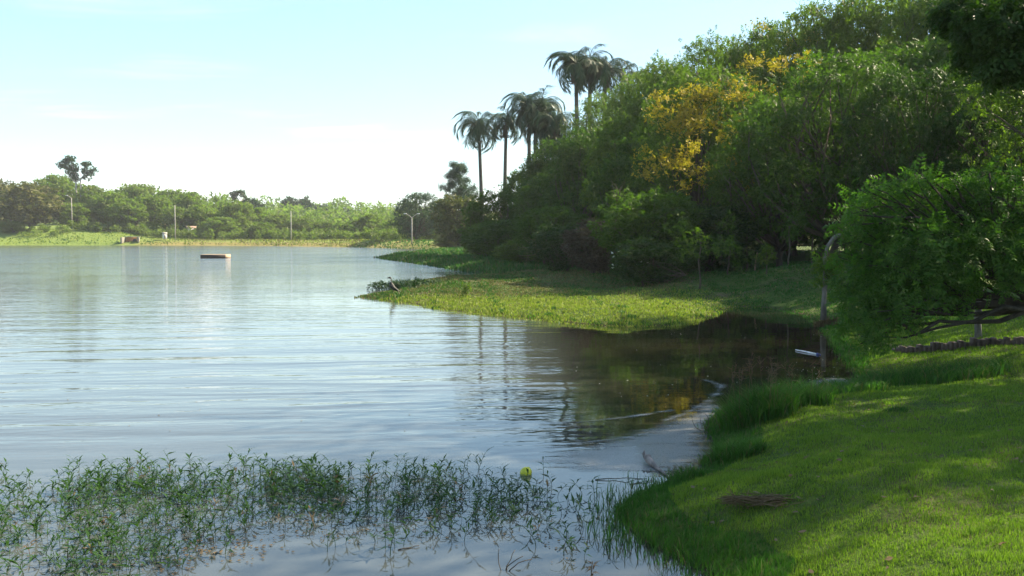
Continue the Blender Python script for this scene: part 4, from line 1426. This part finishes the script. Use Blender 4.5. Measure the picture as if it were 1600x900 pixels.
def weeds():
    r = rng(750)
    pts = []
    # (px, py, half width, half height, count): where the bed is thick and where it thins out
    SH = 0.66
    for px, py, hw, hh, n in [(60, 790, 90, 45, 240), (170, 765, 110, 32, 330), (290, 765, 110, 30, 330), (400, 770, 90, 36, 260), (500, 755, 90, 28, 300), (600, 775, 90, 40, 250), (670, 765, 80, 40, 200),
                              (760, 780, 70, 36, 120), (60, 850, 90, 45, 200), (160, 830, 90, 40, 130), (260, 815, 80, 36, 110), (350, 815, 70, 28, 80), (560, 800, 120, 24, 110), (450, 800, 60, 26, 70),
                              (840, 780, 70, 40, 75), (700, 815, 140, 26, 70), (890, 795, 50, 34, 34), (100, 885, 130, 26, 110), (230, 872, 80, 24, 60), (620, 850, 160, 22, 26), (860, 860, 70, 20, 12)]:
        n = int(n * SH)
        x = px + r.normal(size=n) * hw * 0.6
        y = py + np.clip(r.normal(size=n) * 0.6, -1.3, 1.3) * hh
        for a, b in zip(x, y):
            if b > 722 + 0.02 * abs(a - 400) and a < 955 and b < 1000:
                # plants gather in loose clumps
                pts.append(on(a, b)[:2])
    pts = np.array(pts)
    keep = (lump(pts, 0.9, 61) + r.normal(size=len(pts)) * 0.40) > -0.28
    pts = pts[keep]
    dep = sdf(pts)
    pts = pts[dep < -0.05]
    # lone stems at the open margins are plants of their own
    d2 = ((pts[:, None] - pts[None]) ** 2).sum(2)
    d2[np.arange(len(pts)), np.arange(len(pts))] = 9
    near = (d2 < 0.16 ** 2).sum(1)
    lone = np.where(near <= 0)[0][:70]
    Vs, Fs, off = [], [], 0
    dry = []
    for i, p in enumerate(pts):
        if i in lone:
            continue
        V, F = WT[int(r.integers(0, 14))]
        a = r.uniform(0, 6.283)
        s = r.uniform(0.5, 0.9)
        c_, s_ = math.cos(a), math.sin(a)
        V2 = (V * s) @ np.array([[c_, s_, 0], [-s_, c_, 0], [0, 0, 1]]) + np.array([p[0], p[1], 0])
        Vs.append(V2)
        Fs.append(F + off)
        off += len(V)
        dry.append(np.full(len(F), r.random() < 0.04))
    me = mesh('water_weeds', np.concatenate(Vs), np.concatenate(Fs), [M['weed'], M['weed_dry']])
    me.polygons.foreach_set('material_index', np.concatenate(dry).astype(np.int32))
    tag(obj('water_weeds', me), 'thick bed of narrow-leaved weeds standing in the shallow water', kind='stuff')
    me_w = [mesh('water_weed', V, F, M['weed']) for V, F in WT]
    for i in lone:
        o = obj('water_weed', me_w[int(r.integers(0, 14))], None, (pts[i][0], pts[i][1], 0))
        o.rotation_euler = (0, 0, r.uniform(0, 6.28))
        s = r.uniform(0.75, 1.1)
        o.scale = (s, s, s)
        tag(o, 'single narrow-leaved weed stem standing apart in the shallow water', 'water weed', 'single weed stems in the shallows')


weeds()


def debris():
    """dead leaves and bits floating between the weeds, pale flecks on the bay"""
    r = rng(770)
    P = []
    for px, py, hw, hh, n, s in [(500, 620, 420, 80, 34, 0.012), (340, 855, 90, 22, 150, 0.014), (200, 880, 120, 20, 60, 0.014), (480, 830, 90, 20, 50, 0.013), (640, 840, 120, 25, 25, 0.012), (900, 840, 70, 40, 40, 0.012), (1075, 742, 35, 14, 260, 0.016)]:
        for i in range(n):
            q = on(px + r.normal() * hw * .6, py + r.normal() * hh * .6)
            P.append((q[0], q[1], s * r.uniform(0.5, 1.5)))
    V, F = [], []
    for x, y, s in P:
        a = r.uniform(0, 6.28)
        k = len(V)
        z = max(gz(x, y), 0) + 0.006
        for j in range(6):
            b = a + j * math.pi / 3
            V.append((x + math.cos(b) * s * r.uniform(.5, 1.1), y + math.sin(b) * s * r.uniform(.5, 1.1) * 1.3, z + r.uniform(0, .006)))
        F.append(tuple(range(k, k + 6)))
    tag(obj('floating_debris', mesh('floating_debris', V, F, M['weed_dry'])), 'brown dead leaves and scraps floating among the weeds', kind='stuff')
    V, F = [], []
    for i in range(80):
        q = on(r.uniform(880, 1340), r.uniform(515, 640)) if i < 42 else on(1290 + r.normal() * 40, 590 + r.normal() * 16)
        if sdf(q[None, :2])[0] > -0.1:
            continue
        k = len(V)
        s = r.uniform(0.007, 0.017)
        for j in range(5):
            V.append((q[0] + math.cos(j * 1.257) * s, q[1] + math.sin(j * 1.257) * s, 0.006))
        F.append(tuple(range(k, k + 5)))
    tag(obj('floating_petals', mesh('floating_petals', V, F, M['petal'])), 'small pale petals floating on the dark bay', kind='stuff')


debris()


def scum():
    """grey film of dust and pollen gathered against the near bank, with pale wake crests painted in"""
    m, nt, out = new_mat('scum')
    geo = nd(nt, 'ShaderNodeNewGeometry')
    mp = nd(nt, 'ShaderNodeMapping')
    mp.inputs['Rotation'].default_value = (0, 0, R(-38))
    mp.inputs['Scale'].default_value = (0.45, 2.4, 1)
    nt.links.new(geo.outputs['Position'], mp.inputs[0])
    n1 = nd(nt, 'ShaderNodeTexNoise', inp={'Scale': 1.6, 'Detail': 6.0, 'Roughness': 0.6, 'Distortion': 0.6})
    nt.links.new(mp.outputs[0], n1.inputs[0])
    n2 = nd(nt, 'ShaderNodeTexNoise', inp={'Scale': 60.0, 'Detail': 3.0, 'Roughness': 0.7})
    nt.links.new(geo.outputs['Position'], n2.inputs[0])
    at_ = nd(nt, 'ShaderNodeAttribute', attribute_name='cover')
    a = math_node(nt, 'ADD', math_node(nt, 'MULTIPLY', at_.outputs['Fac'], 1.6), math_node(nt, 'MULTIPLY', math_node(nt, 'SUBTRACT', n1.outputs[0], 0.5), 2.8))
    a = math_node(nt, 'MULTIPLY', smooth(nt, a, 0.2, 1.5), smooth(nt, n2.outputs[0], 0.25, 0.55, 0.55, 0.95))
    p = nd(nt, 'ShaderNodeBsdfPrincipled', inp={'Roughness': 0.35, 'Base Color': (0.25, 0.25, 0.245, 1)})
    t = nd(nt, 'ShaderNodeBsdfTransparent')
    mx = nd(nt, 'ShaderNodeMixShader')
    nt.links.new(math_node(nt, 'MULTIPLY', a, 0.66), mx.inputs[0])
    nt.links.new(t.outputs[0], mx.inputs[1])
    nt.links.new(p.outputs[0], mx.inputs[2])
    nt.links.new(mx.outputs[0], out.inputs[0])
    for nm, poly, soft, lb in (('scum_film', [(800, 722), (900, 694), (985, 672), (1050, 650), (1085, 625), (1118, 606), (1136, 601), (1132, 622), (1150, 650), (1130, 700), (1110, 745), (1050, 752), (985, 750), (900, 742)], 0.5,
                                'grey film of scum with painted pale wake crests, swirling against the near bank'),
                               ('scum_film', [(1240, 628), (1215, 612), (1250, 596), (1300, 588), (1345, 595), (1360, 606), (1310, 625)], 0.35, 'thin grey scum in the inner corner of the bay')):
        Q = np.array([on(*q)[:2] for q in poly])
        lo, hi = Q.min(0) - 0.6, Q.max(0) + 0.6
        nx, ny = 130, 130
        gx, gy = np.meshgrid(np.linspace(lo[0], hi[0], nx), np.linspace(lo[1], hi[1], ny))
        P = np.stack([gx.ravel(), gy.ravel()], 1)
        global LAKE
        keep = LAKE
        LAKE = Q
        dd = -sdf(P)
        LAKE = keep
        cov = np.clip(dd / soft, -0.5, 1.0)
        if soft > 0.4:  # pale lines put into the cover for the bright crests of the wake
            for ln, wd, am in (([(1078, 582), (1102, 594), (1128, 602), (1120, 616), (1098, 632), (1072, 646), (1040, 657)], 0.13, 0.62), ([(860, 699), (920, 691), (980, 684), (1012, 677)], 0.09, 0.8),
                               ([(880, 722), (960, 706), (1030, 690), (1070, 672)], 0.10, 0.9), ([(905, 660), (980, 652), (1050, 641)], 0.09, 0.6)):
                L = np.array([on(*q)[:2] for q in ln])
                dl = np.full(len(P), 9.0)
                for a_, b_ in zip(L[:-1], L[1:]):
                    t_ = np.clip(((P - a_) @ (b_ - a_)) / ((b_ - a_) @ (b_ - a_)), 0, 1)
                    dl = np.minimum(dl, np.linalg.norm(P - (a_ + t_[:, None] * (b_ - a_)), axis=1))
                cov = np.maximum(cov, am * (1 - dl / wd))
            dd = np.maximum(dd, cov)
        idx = np.arange(nx * ny).reshape(ny, nx)
        F = np.stack([idx[:-1, :-1], idx[:-1, 1:], idx[1:, 1:], idx[1:, :-1]], -1).reshape(-1, 4)
        ok = (dd[F] > -0.05).any(1)
        me = mesh(nm, np.column_stack([P, np.full(len(P), 0.004)]), F[ok], m)
        at2 = me.attributes.new('cover', 'FLOAT', 'POINT')
        at2.data.foreach_set('value', cov.astype(np.float32))
        tag(obj(nm, me), lb, kind='stuff')


scum()


def small_things():
    r = rng(800)
    # yellow float among the weeds
    p = on(821, 741)
    t = tag(empty('yellow_float', (p[0], p[1], 0)), 'bright yellow rounded plastic float among the weed tips', 'float')
    prof = [(0.0, -0.05), (0.045, -0.035), (0.060, 0.0), (0.062, 0.025), (0.052, 0.052), (0.030, 0.07), (0.0, 0.076)]
    V, F = [], []
    k = 14
    for rr, z in prof:
        for j in range(k):
            a = j * 2 * math.pi / k
            V.append((rr * math.cos(a) * (1.1 if math.cos(a) > 0 else 0.95), rr * math.sin(a), z + 0.10 * rr * math.cos(a)))
    for i in range(len(prof) - 1):
        for j in range(k):
            F.append((i * k + j, i * k + (j + 1) % k, (i + 1) * k + (j + 1) % k, (i + 1) * k + j))
    MB().add(V, F).build('body', M['yellow'], t, True)
    MB().tube([(0.028, 0, 0.060), (0.038, 0, 0.076)], [0.012, 0.009], 8).build('cap', M['yellow'], t)
    # driftwood
    b = on(1042, 744)
    t = tag(empty('driftwood', (b[0], b[1], 0)), 'grey piece of driftwood with a knobbly upturned end lying in the shallows', 'driftwood')
    e = on(1008, 722) - b
    mb = MB()
    mb.tube([e + (0, 0, 0.075), e * 0.88 + (0, 0, 0.06), e * 0.7 + (0, 0, 0.035), e * 0.45 + (0, 0, 0.02), (0, 0, 0.012)], [0.020, 0.040, 0.034, 0.017, 0.010], 9, 0.12, r)
    mb.build('log', M['drift'], t, True)
    MB().tube([e + (0, 0, 0.05), e + (-0.012, -0.01, 0.10), e * 1.04 + (0, 0, 0.125)], [0.022, 0.022, 0.008], 7, 0.15, r).build('knob', M['drift'], t, True)
    for q in range(4):
        mb = MB()
        s = e * r.uniform(0.05, 0.5)
        limb(mb, r, s + (0, 0, 0.015), s + np.array([r.uniform(-.05, .22), r.uniform(-.12, .06), r.uniform(0.01, .07)]), 0.006, 0.002, 4, 3, 0.15)
        mb.build('twig', M['drift'], t)
    # dark sticks lying in the water left of it
    for px0, py0, px1, py1, lb in ((930, 750, 1010, 749, 'thin dark stick lying on the water left of the driftwood'), (985, 757, 1020, 752, 'short dark stick on the water just below the driftwood'),
                                   (622, 860, 655, 854, 'straight stick floating in the calm water below the weed bed')):
        a, c = on(px0, py0), on(px1, py1)
        m_ = (a + c) / 2
        mb = MB()
        limb(mb, r, a - m_ + (0, 0, 0.004), c - m_ + (0, 0, 0.008), 0.006, 0.003, 5, 5, 0.006)
        tag(mb.build('stick', M['bark']), lb, 'stick').location = m_
    # heap of dry twigs on the lawn
    p = on(1190, 772, 0.18)
    z = gz(p[0], p[1])
    p = on(1190, 772, z + 0.02)
    t = tag(empty('twig_heap', (p[0], p[1], gz(p[0], p[1]))), 'heap of dry brown twigs and grass lying on the lawn', 'twig heap')
    mb = MB()
    for i in range(150):
        c = np.array([r.uniform(-0.30, 0.24), r.normal() * 0.05, 0.02 + 0.05 * r.random()])
        d = norm(np.array([r.normal() * 1.0, r.normal() * 0.35, r.normal() * 0.12]))
        L = r.uniform(0.04, 0.15)
        mb.tube([c - d * L, c + (0, 0, .008), c + d * L], [0.003, 0.004, 0.002], 3)
    o = mb.build('twigs', M['weed_dry'], t)
    o['kind'] = 'stuff'
    for a, c in (((-0.02, -.06, 0.03), (0.36, -0.04, 0.02)), ((0.0, .04, 0.05), (0.32, 0.15, 0.05)), ((-0.32, 0.02, 0.03), (0.05, -0.03, 0.06)), ((-0.1, -0.08, 0.02), (0.2, -0.02, 0.07))):
        m2 = MB()
        limb(m2, r, a, c, 0.007, 0.003, 5, 5, 0.05)
        m2.build('branch', M['twig'], t)
    # white and blue stick in the bay
    a, c = on(1243, 548), on(1281, 555)
    t = tag(empty('floating_pole', (a + c) / 2), 'white stick with a dark blue end floating in the dark bay', 'stick')
    a, c = a - np.array(t.location), c - np.array(t.location)
    MB().tube([a + (0, 0, 0.02), a * 0.2 + (0, 0, 0.02), c * 0.78 + (0, 0, 0.01)], [0.010, 0.016, 0.019], 8).build('shaft', M['stick_white'], t, True)
    MB().tube([c * 0.78 + (0, 0, 0.01), c + (0, 0, 0.005)], [0.032, 0.028], 8).build('blue_end', M['stick_blue'], t, True)
    # dead twigs at the water by the big tuft
    p = on(1112, 672)
    t = tag(empty('dead_twigs', (p[0], p[1], 0)), 'tangle of dark dead twigs at the water, left of the big seeding tuft', 'dead twigs')
    for i in range(16):
        mb = MB()
        s = np.array([r.uniform(-.12, .25), r.uniform(-.25, .2), -0.02])
        limb(mb, r, s, s + np.array([r.uniform(-.22, .15), r.uniform(-.1, .1), r.uniform(.08, .3)]), 0.006, 0.002, 4, 4, 0.15)
        mb.build('twig', M['bark'], t)
    # water bird on the marsh tip: a cormorant-like dark bird standing on a low stub
    p = on(612, 464.5)
    t = tag(empty('water_bird', (p[0], p[1], gz(p[0], p[1]))), 'dark upright water bird standing at the tip of the marsh', 'bird')
    mb = MB()
    mb.tube([(0.42, 0, 0.02), (0.27, 0, 0.10), (0.10, 0, 0.20), (0.0, 0, 0.32), (-0.03, 0, 0.42), (-0.02, 0, 0.52), (-0.02, 0, 0.60), (-0.06, 0, 0.64), (-0.10, 0, 0.635), (-0.19, 0, 0.615)],
            [0.015, 0.035, 0.08, 0.10, 0.075, 0.04, 0.034, 0.044, 0.030, 0.006], 10)
    mb.build('body', M['feather'], t, True)
    for s in (-1, 1):
        MB().tube([(0.08, s * 0.035, 0.18), (0.06, s * 0.04, 0.08), (0.07, s * 0.04, 0.0), (0.0, s * 0.045, -0.01)], [0.02, 0.011, 0.010, 0.008], 5).build('leg', M['bark'], t)
        MB().tube([(-0.02, s * 0.075, 0.34), (0.10, s * 0.085, 0.24), (0.27, s * 0.05, 0.11), (0.40, s * 0.02, 0.03)], [0.03, 0.042, 0.028, 0.008], 6).build('wing', M['feather'], t, True)
    # a weedy stalk and a bare stake standing in the meadow
    p = on(728, 466, 0.13)
    t = tag(empty('meadow_plant', (p[0], p[1], gz(p[0], p[1]))), 'leafy yellowish plant standing up out of the sunlit marsh grass', 'plant')
    bl = [(np.array([r.uniform(-.12, .12), 0, z_]), np.array([.12, .12, .10])) for z_ in np.linspace(.15, .5, 6)]
    obj('foliage', crown_mesh('foliage', bl, 160, 0.11, TB, 3, 0.4, 0.2, 0.1), t, mat=M['leaf_light'])
    MB().tube([(0, 0, -0.05), (0.02, 0, 0.5)], [0.012, 0.006], 5).build('stem', M['bark'], t)
    p = on(741, 466, 0.13)
    mb = MB()
    limb(mb, r, (0.03, 0, -0.05), (-0.05, 0, 0.52), 0.012, 0.007, 5, 4, 0.02)
    o = tag(mb.build('dry_stalk', M['twig']), 'thin dry stalk beside the yellowish plant in the marsh', 'stalk')
    o.location = (p[0], p[1], gz(p[0], p[1]))
    # rock or earth clod in the meadow edge
    # saplings and stakes at the foot of the slope
    G = 'slim trunks at the foot of the wooded slope'
    for px, yt, yb, zg, lb in ((1093, 372, 428, 1.0, 'slim straight trunk left of the leafy sapling'), (1138, 385, 418, 1.1, 'pair-like slim trunk nearest the dark bushes'), (1166, 350, 410, 1.2, 'slim trunk between the bushes and the leaning stake'),
                               (1232, 350, 408, 1.4, 'slim dark trunk right of the leafy sapling'), (1268, 370, 402, 1.5, 'short pale trunk at the upper end of the sunlit grass')):
        p = on(px, yb, zg)
        z = gz(p[0], p[1])
        top = at(px + 2, yt, p[1])
        t = tag(empty('slim_tree', (p[0], p[1], z)), lb, 'tree', G)
        mb = MB()
        limb(mb, r, (0, 0, -0.1), top - np.array([p[0], p[1], z]), 0.04, 0.022, 6, 5, 0.02)
        mb.build('trunk', M['bark'], t)
        bl = [(top - np.array([p[0], p[1], z]) + r.normal(size=3) * .4, np.array([.55, .55, .4])) for _ in range(4)]
        obj('crown', crown_mesh('crown', bl, 260, 0.26, TP, int(px), 0.5, .2, .1), t, mat=M['leaf_dark'])
    p = on(1179, 413, 1.2)
    mb = MB()
    limb(mb, r, (0, 0, -0.1), (0.12, 0, 0.9), 0.035, 0.03, 6, 3, 0.01)
    o = tag(mb.build('stake', M['twig']), 'pale leaning stake left of the leafy sapling', 'stake')
    o.location = (p[0], p[1], gz(p[0], p[1]))
    p = on(1197, 418, 1.2)
    z = gz(p[0], p[1])
    t = tag(empty('sapling', (p[0], p[1], z)), 'small sapling with bright sunlit leaves on the edge of the slope', 'sapling')
    mb = MB()
    limb(mb, r, (0, 0, -0.1), (0, 0, 1.0), 0.03, 0.018, 6, 4, 0.02)
    mb.build('trunk', M['bark'], t)
    bl = [(np.array([r.uniform(-.25, .25), r.uniform(-.2, .2), r.uniform(.6, 1.1)]), np.array([.2, .2, .15])) for _ in range(7)]
    obj('crown', crown_mesh('crown', bl, 220, 0.16, TB, 77, 0.3, .5, .1), t, mat=M['leaf_light'])
    # bare fallen branches in front of the bushes
    for px, py, Y, ln, lb, zo in ((858, 392, 62, 2.6, 'bare grey branches reaching out from the bushes over the marsh', 1.2), (1072, 430, 41, 1.6, 'dead branches lying under the small dark bush', 0.25),
                                  (965, 322, 46, 1.3, 'bare forked twigs sticking out of the creeper-hung bush', 0.0)):
        p = at(px, py, Y)
        t = tag(empty('bare_branch', p), lb, 'branch')
        mb = MB()
        for i in range(7):
            e = np.array([-r.uniform(.4, 1) * ln * (1 if px != 965 else r.uniform(-.5, .5)), r.uniform(-.3, .3), r.uniform(-.25, .45) * ln if px != 965 else r.uniform(.4, .9) * ln])
            pp = limb(mb, r, (0, 0, 0), e, 0.02, 0.006, 5, 5, 0.08)
            limb(mb, r, pp[3], pp[3] + r.normal(size=3) * 0.25 * ln + e * 0.15, 0.009, 0.004, 4, 3, 0.1)
        mb.build('branches', M['twig'] if px == 858 else M['bark'], t)
    # white flowers on the creeper-hung bush
    n = 26
    pos = np.array([at(r.uniform(955, 1010), r.uniform(380, 420), 43.3 + r.uniform(-.4, .4)) for _ in range(n)])
    V = scatter(tpl_broad(5, 0.6, 0.4, 4), pos, r.normal(size=(n, 3)), r.normal(size=(n, 3)) + (0, -1, 0), np.full(n, 0.13))
    tag(obj('white_flowers', mesh('white_flowers', V, quads_of(V), M['petal'])), 'small white flowers dotted over the dark bush at the wood edge', kind='stuff')
    # low wall behind the drooping tree
    a, c = on(1395, 515, 0.62), on(1640, 522, 0.72)
    t = tag(empty('low_wall', (a[0], a[1], gz(a[0], a[1]))), 'low weathered brown wall of upright stones behind the drooping tree', 'wall')
    n = 34
    for i in range(n):
        q = a + (c - a) * (i + 0.5) / n
        w = np.linalg.norm(c - a) / n
        hgt = 0.16 + r.uniform(-.05, .04)
        o = MB().box((q[0] - a[0], q[1] - a[1] + r.uniform(-.02, .02), gz(q[0], q[1]) - gz(a[0], a[1]) + hgt / 2 - 0.03), (w * r.uniform(.82, .96), 0.16, hgt), 0.03, 0.012, r).build('stone', M['stone'], t)
        bevelled(o, 0.012, 1)
    p = on(1543, 512, 0.68)
    z = gz(p[0], p[1] + 0.4)
    mb = MB()
    limb(mb, r, (0, 0, -0.1), (0.03, 0, at(1543, 445, p[1] + 0.4)[2] - z), 0.07, 0.06, 8, 5, 0.01)
    o = tag(mb.build('post', M['bark_pale'], None, True), 'grey weathered post standing behind the low wall', 'post')
    o.location = (p[0], p[1] + 0.4, z)
    # dead seedling in the very front of the water
    p = on(926, 900)
    t = tag(empty('dry_plant', (p[0], p[1], 0)), 'dry brownish plant with drooping leaves at the bottom edge of the water', 'plant')
    mb = MB()
    limb(mb, r, (0, 0, -0.05), (0.0, 0, 0.11), 0.004, 0.003, 4, 4, 0.05)
    mb.build('stem', M['weed_dry'], t)
    Q = []
    for i in range(16):
        a_ = i * 2.4
        d = norm(np.array([math.cos(a_), math.sin(a_), r.uniform(-.5, .6)]))
        Q += leaf_quad((0, 0, r.uniform(.02, .11)), d, norm(np.cross((0, 0, 1), d)), (0, 0, 1), r.uniform(.05, .09), .016)
    obj('foliage', mesh('foliage', np.array(Q), quads_of(np.array(Q)), M['weed_dry']), t)
    # bent dead stems
    p = on(790, 893)
    t = tag(empty('water_weed', (p[0], p[1], 0)), 'dark bent stems arching out of the calm water below the weed bed', 'water weed')
    for e in ((0.13, 0.05, 0.10), (0.07, 0.10, 0.13), (-0.05, 0.04, 0.16), (0.2, 0.1, 0.06)):
        mb = MB()
        limb(mb, r, (0, 0, -0.03), e, 0.005, 0.003, 4, 6, 0.12)
        mb.build('stem', M['bark'], t)
    # fallen leaves on the lawn
    V, F = [], []
    for i in range(170):
        x, y = r.uniform(1.2, 7.5), r.uniform(6, 13)
        if sdf(np.array([[x, y]]))[0] < 0.2:
            continue
        z = gz(x, y) + 0.022
        s, a_ = r.uniform(.010, .03), r.uniform(0, 6.28)
        k = len(V)
        for j in range(6):
            b_ = a_ + j * math.pi / 3
            V.append((x + math.cos(b_) * s * (1.3 if j % 3 == 0 else .7), y + math.sin(b_) * s * (1.3 if j % 3 == 0 else .7), z + r.uniform(0, .02)))
        F.append(tuple(range(k, k + 6)))
    tag(obj('fallen_leaves', mesh('fallen_leaves', V, F, M['weed_dry'])), 'a few brown fallen leaves on the lawn', kind='stuff')


small_things()

# ------------------------------------------------------------------ air
USE_HAZE = True
if USE_HAZE:
    m, nt, out = new_mat('haze')
    v = nd(nt, 'ShaderNodeVolumePrincipled', inp={'Density': 0.00022, 'Color': (0.93, 0.96, 1.0, 1), 'Anisotropy': 0.1})
    nt.links.new(v.outputs[0], out.inputs['Volume'])
    o = MB().box((0, 0, 23.5), (3800, 3800, 53)).build('haze', m)
    tag(o, 'pale morning haze over the lake', kind='stuff')
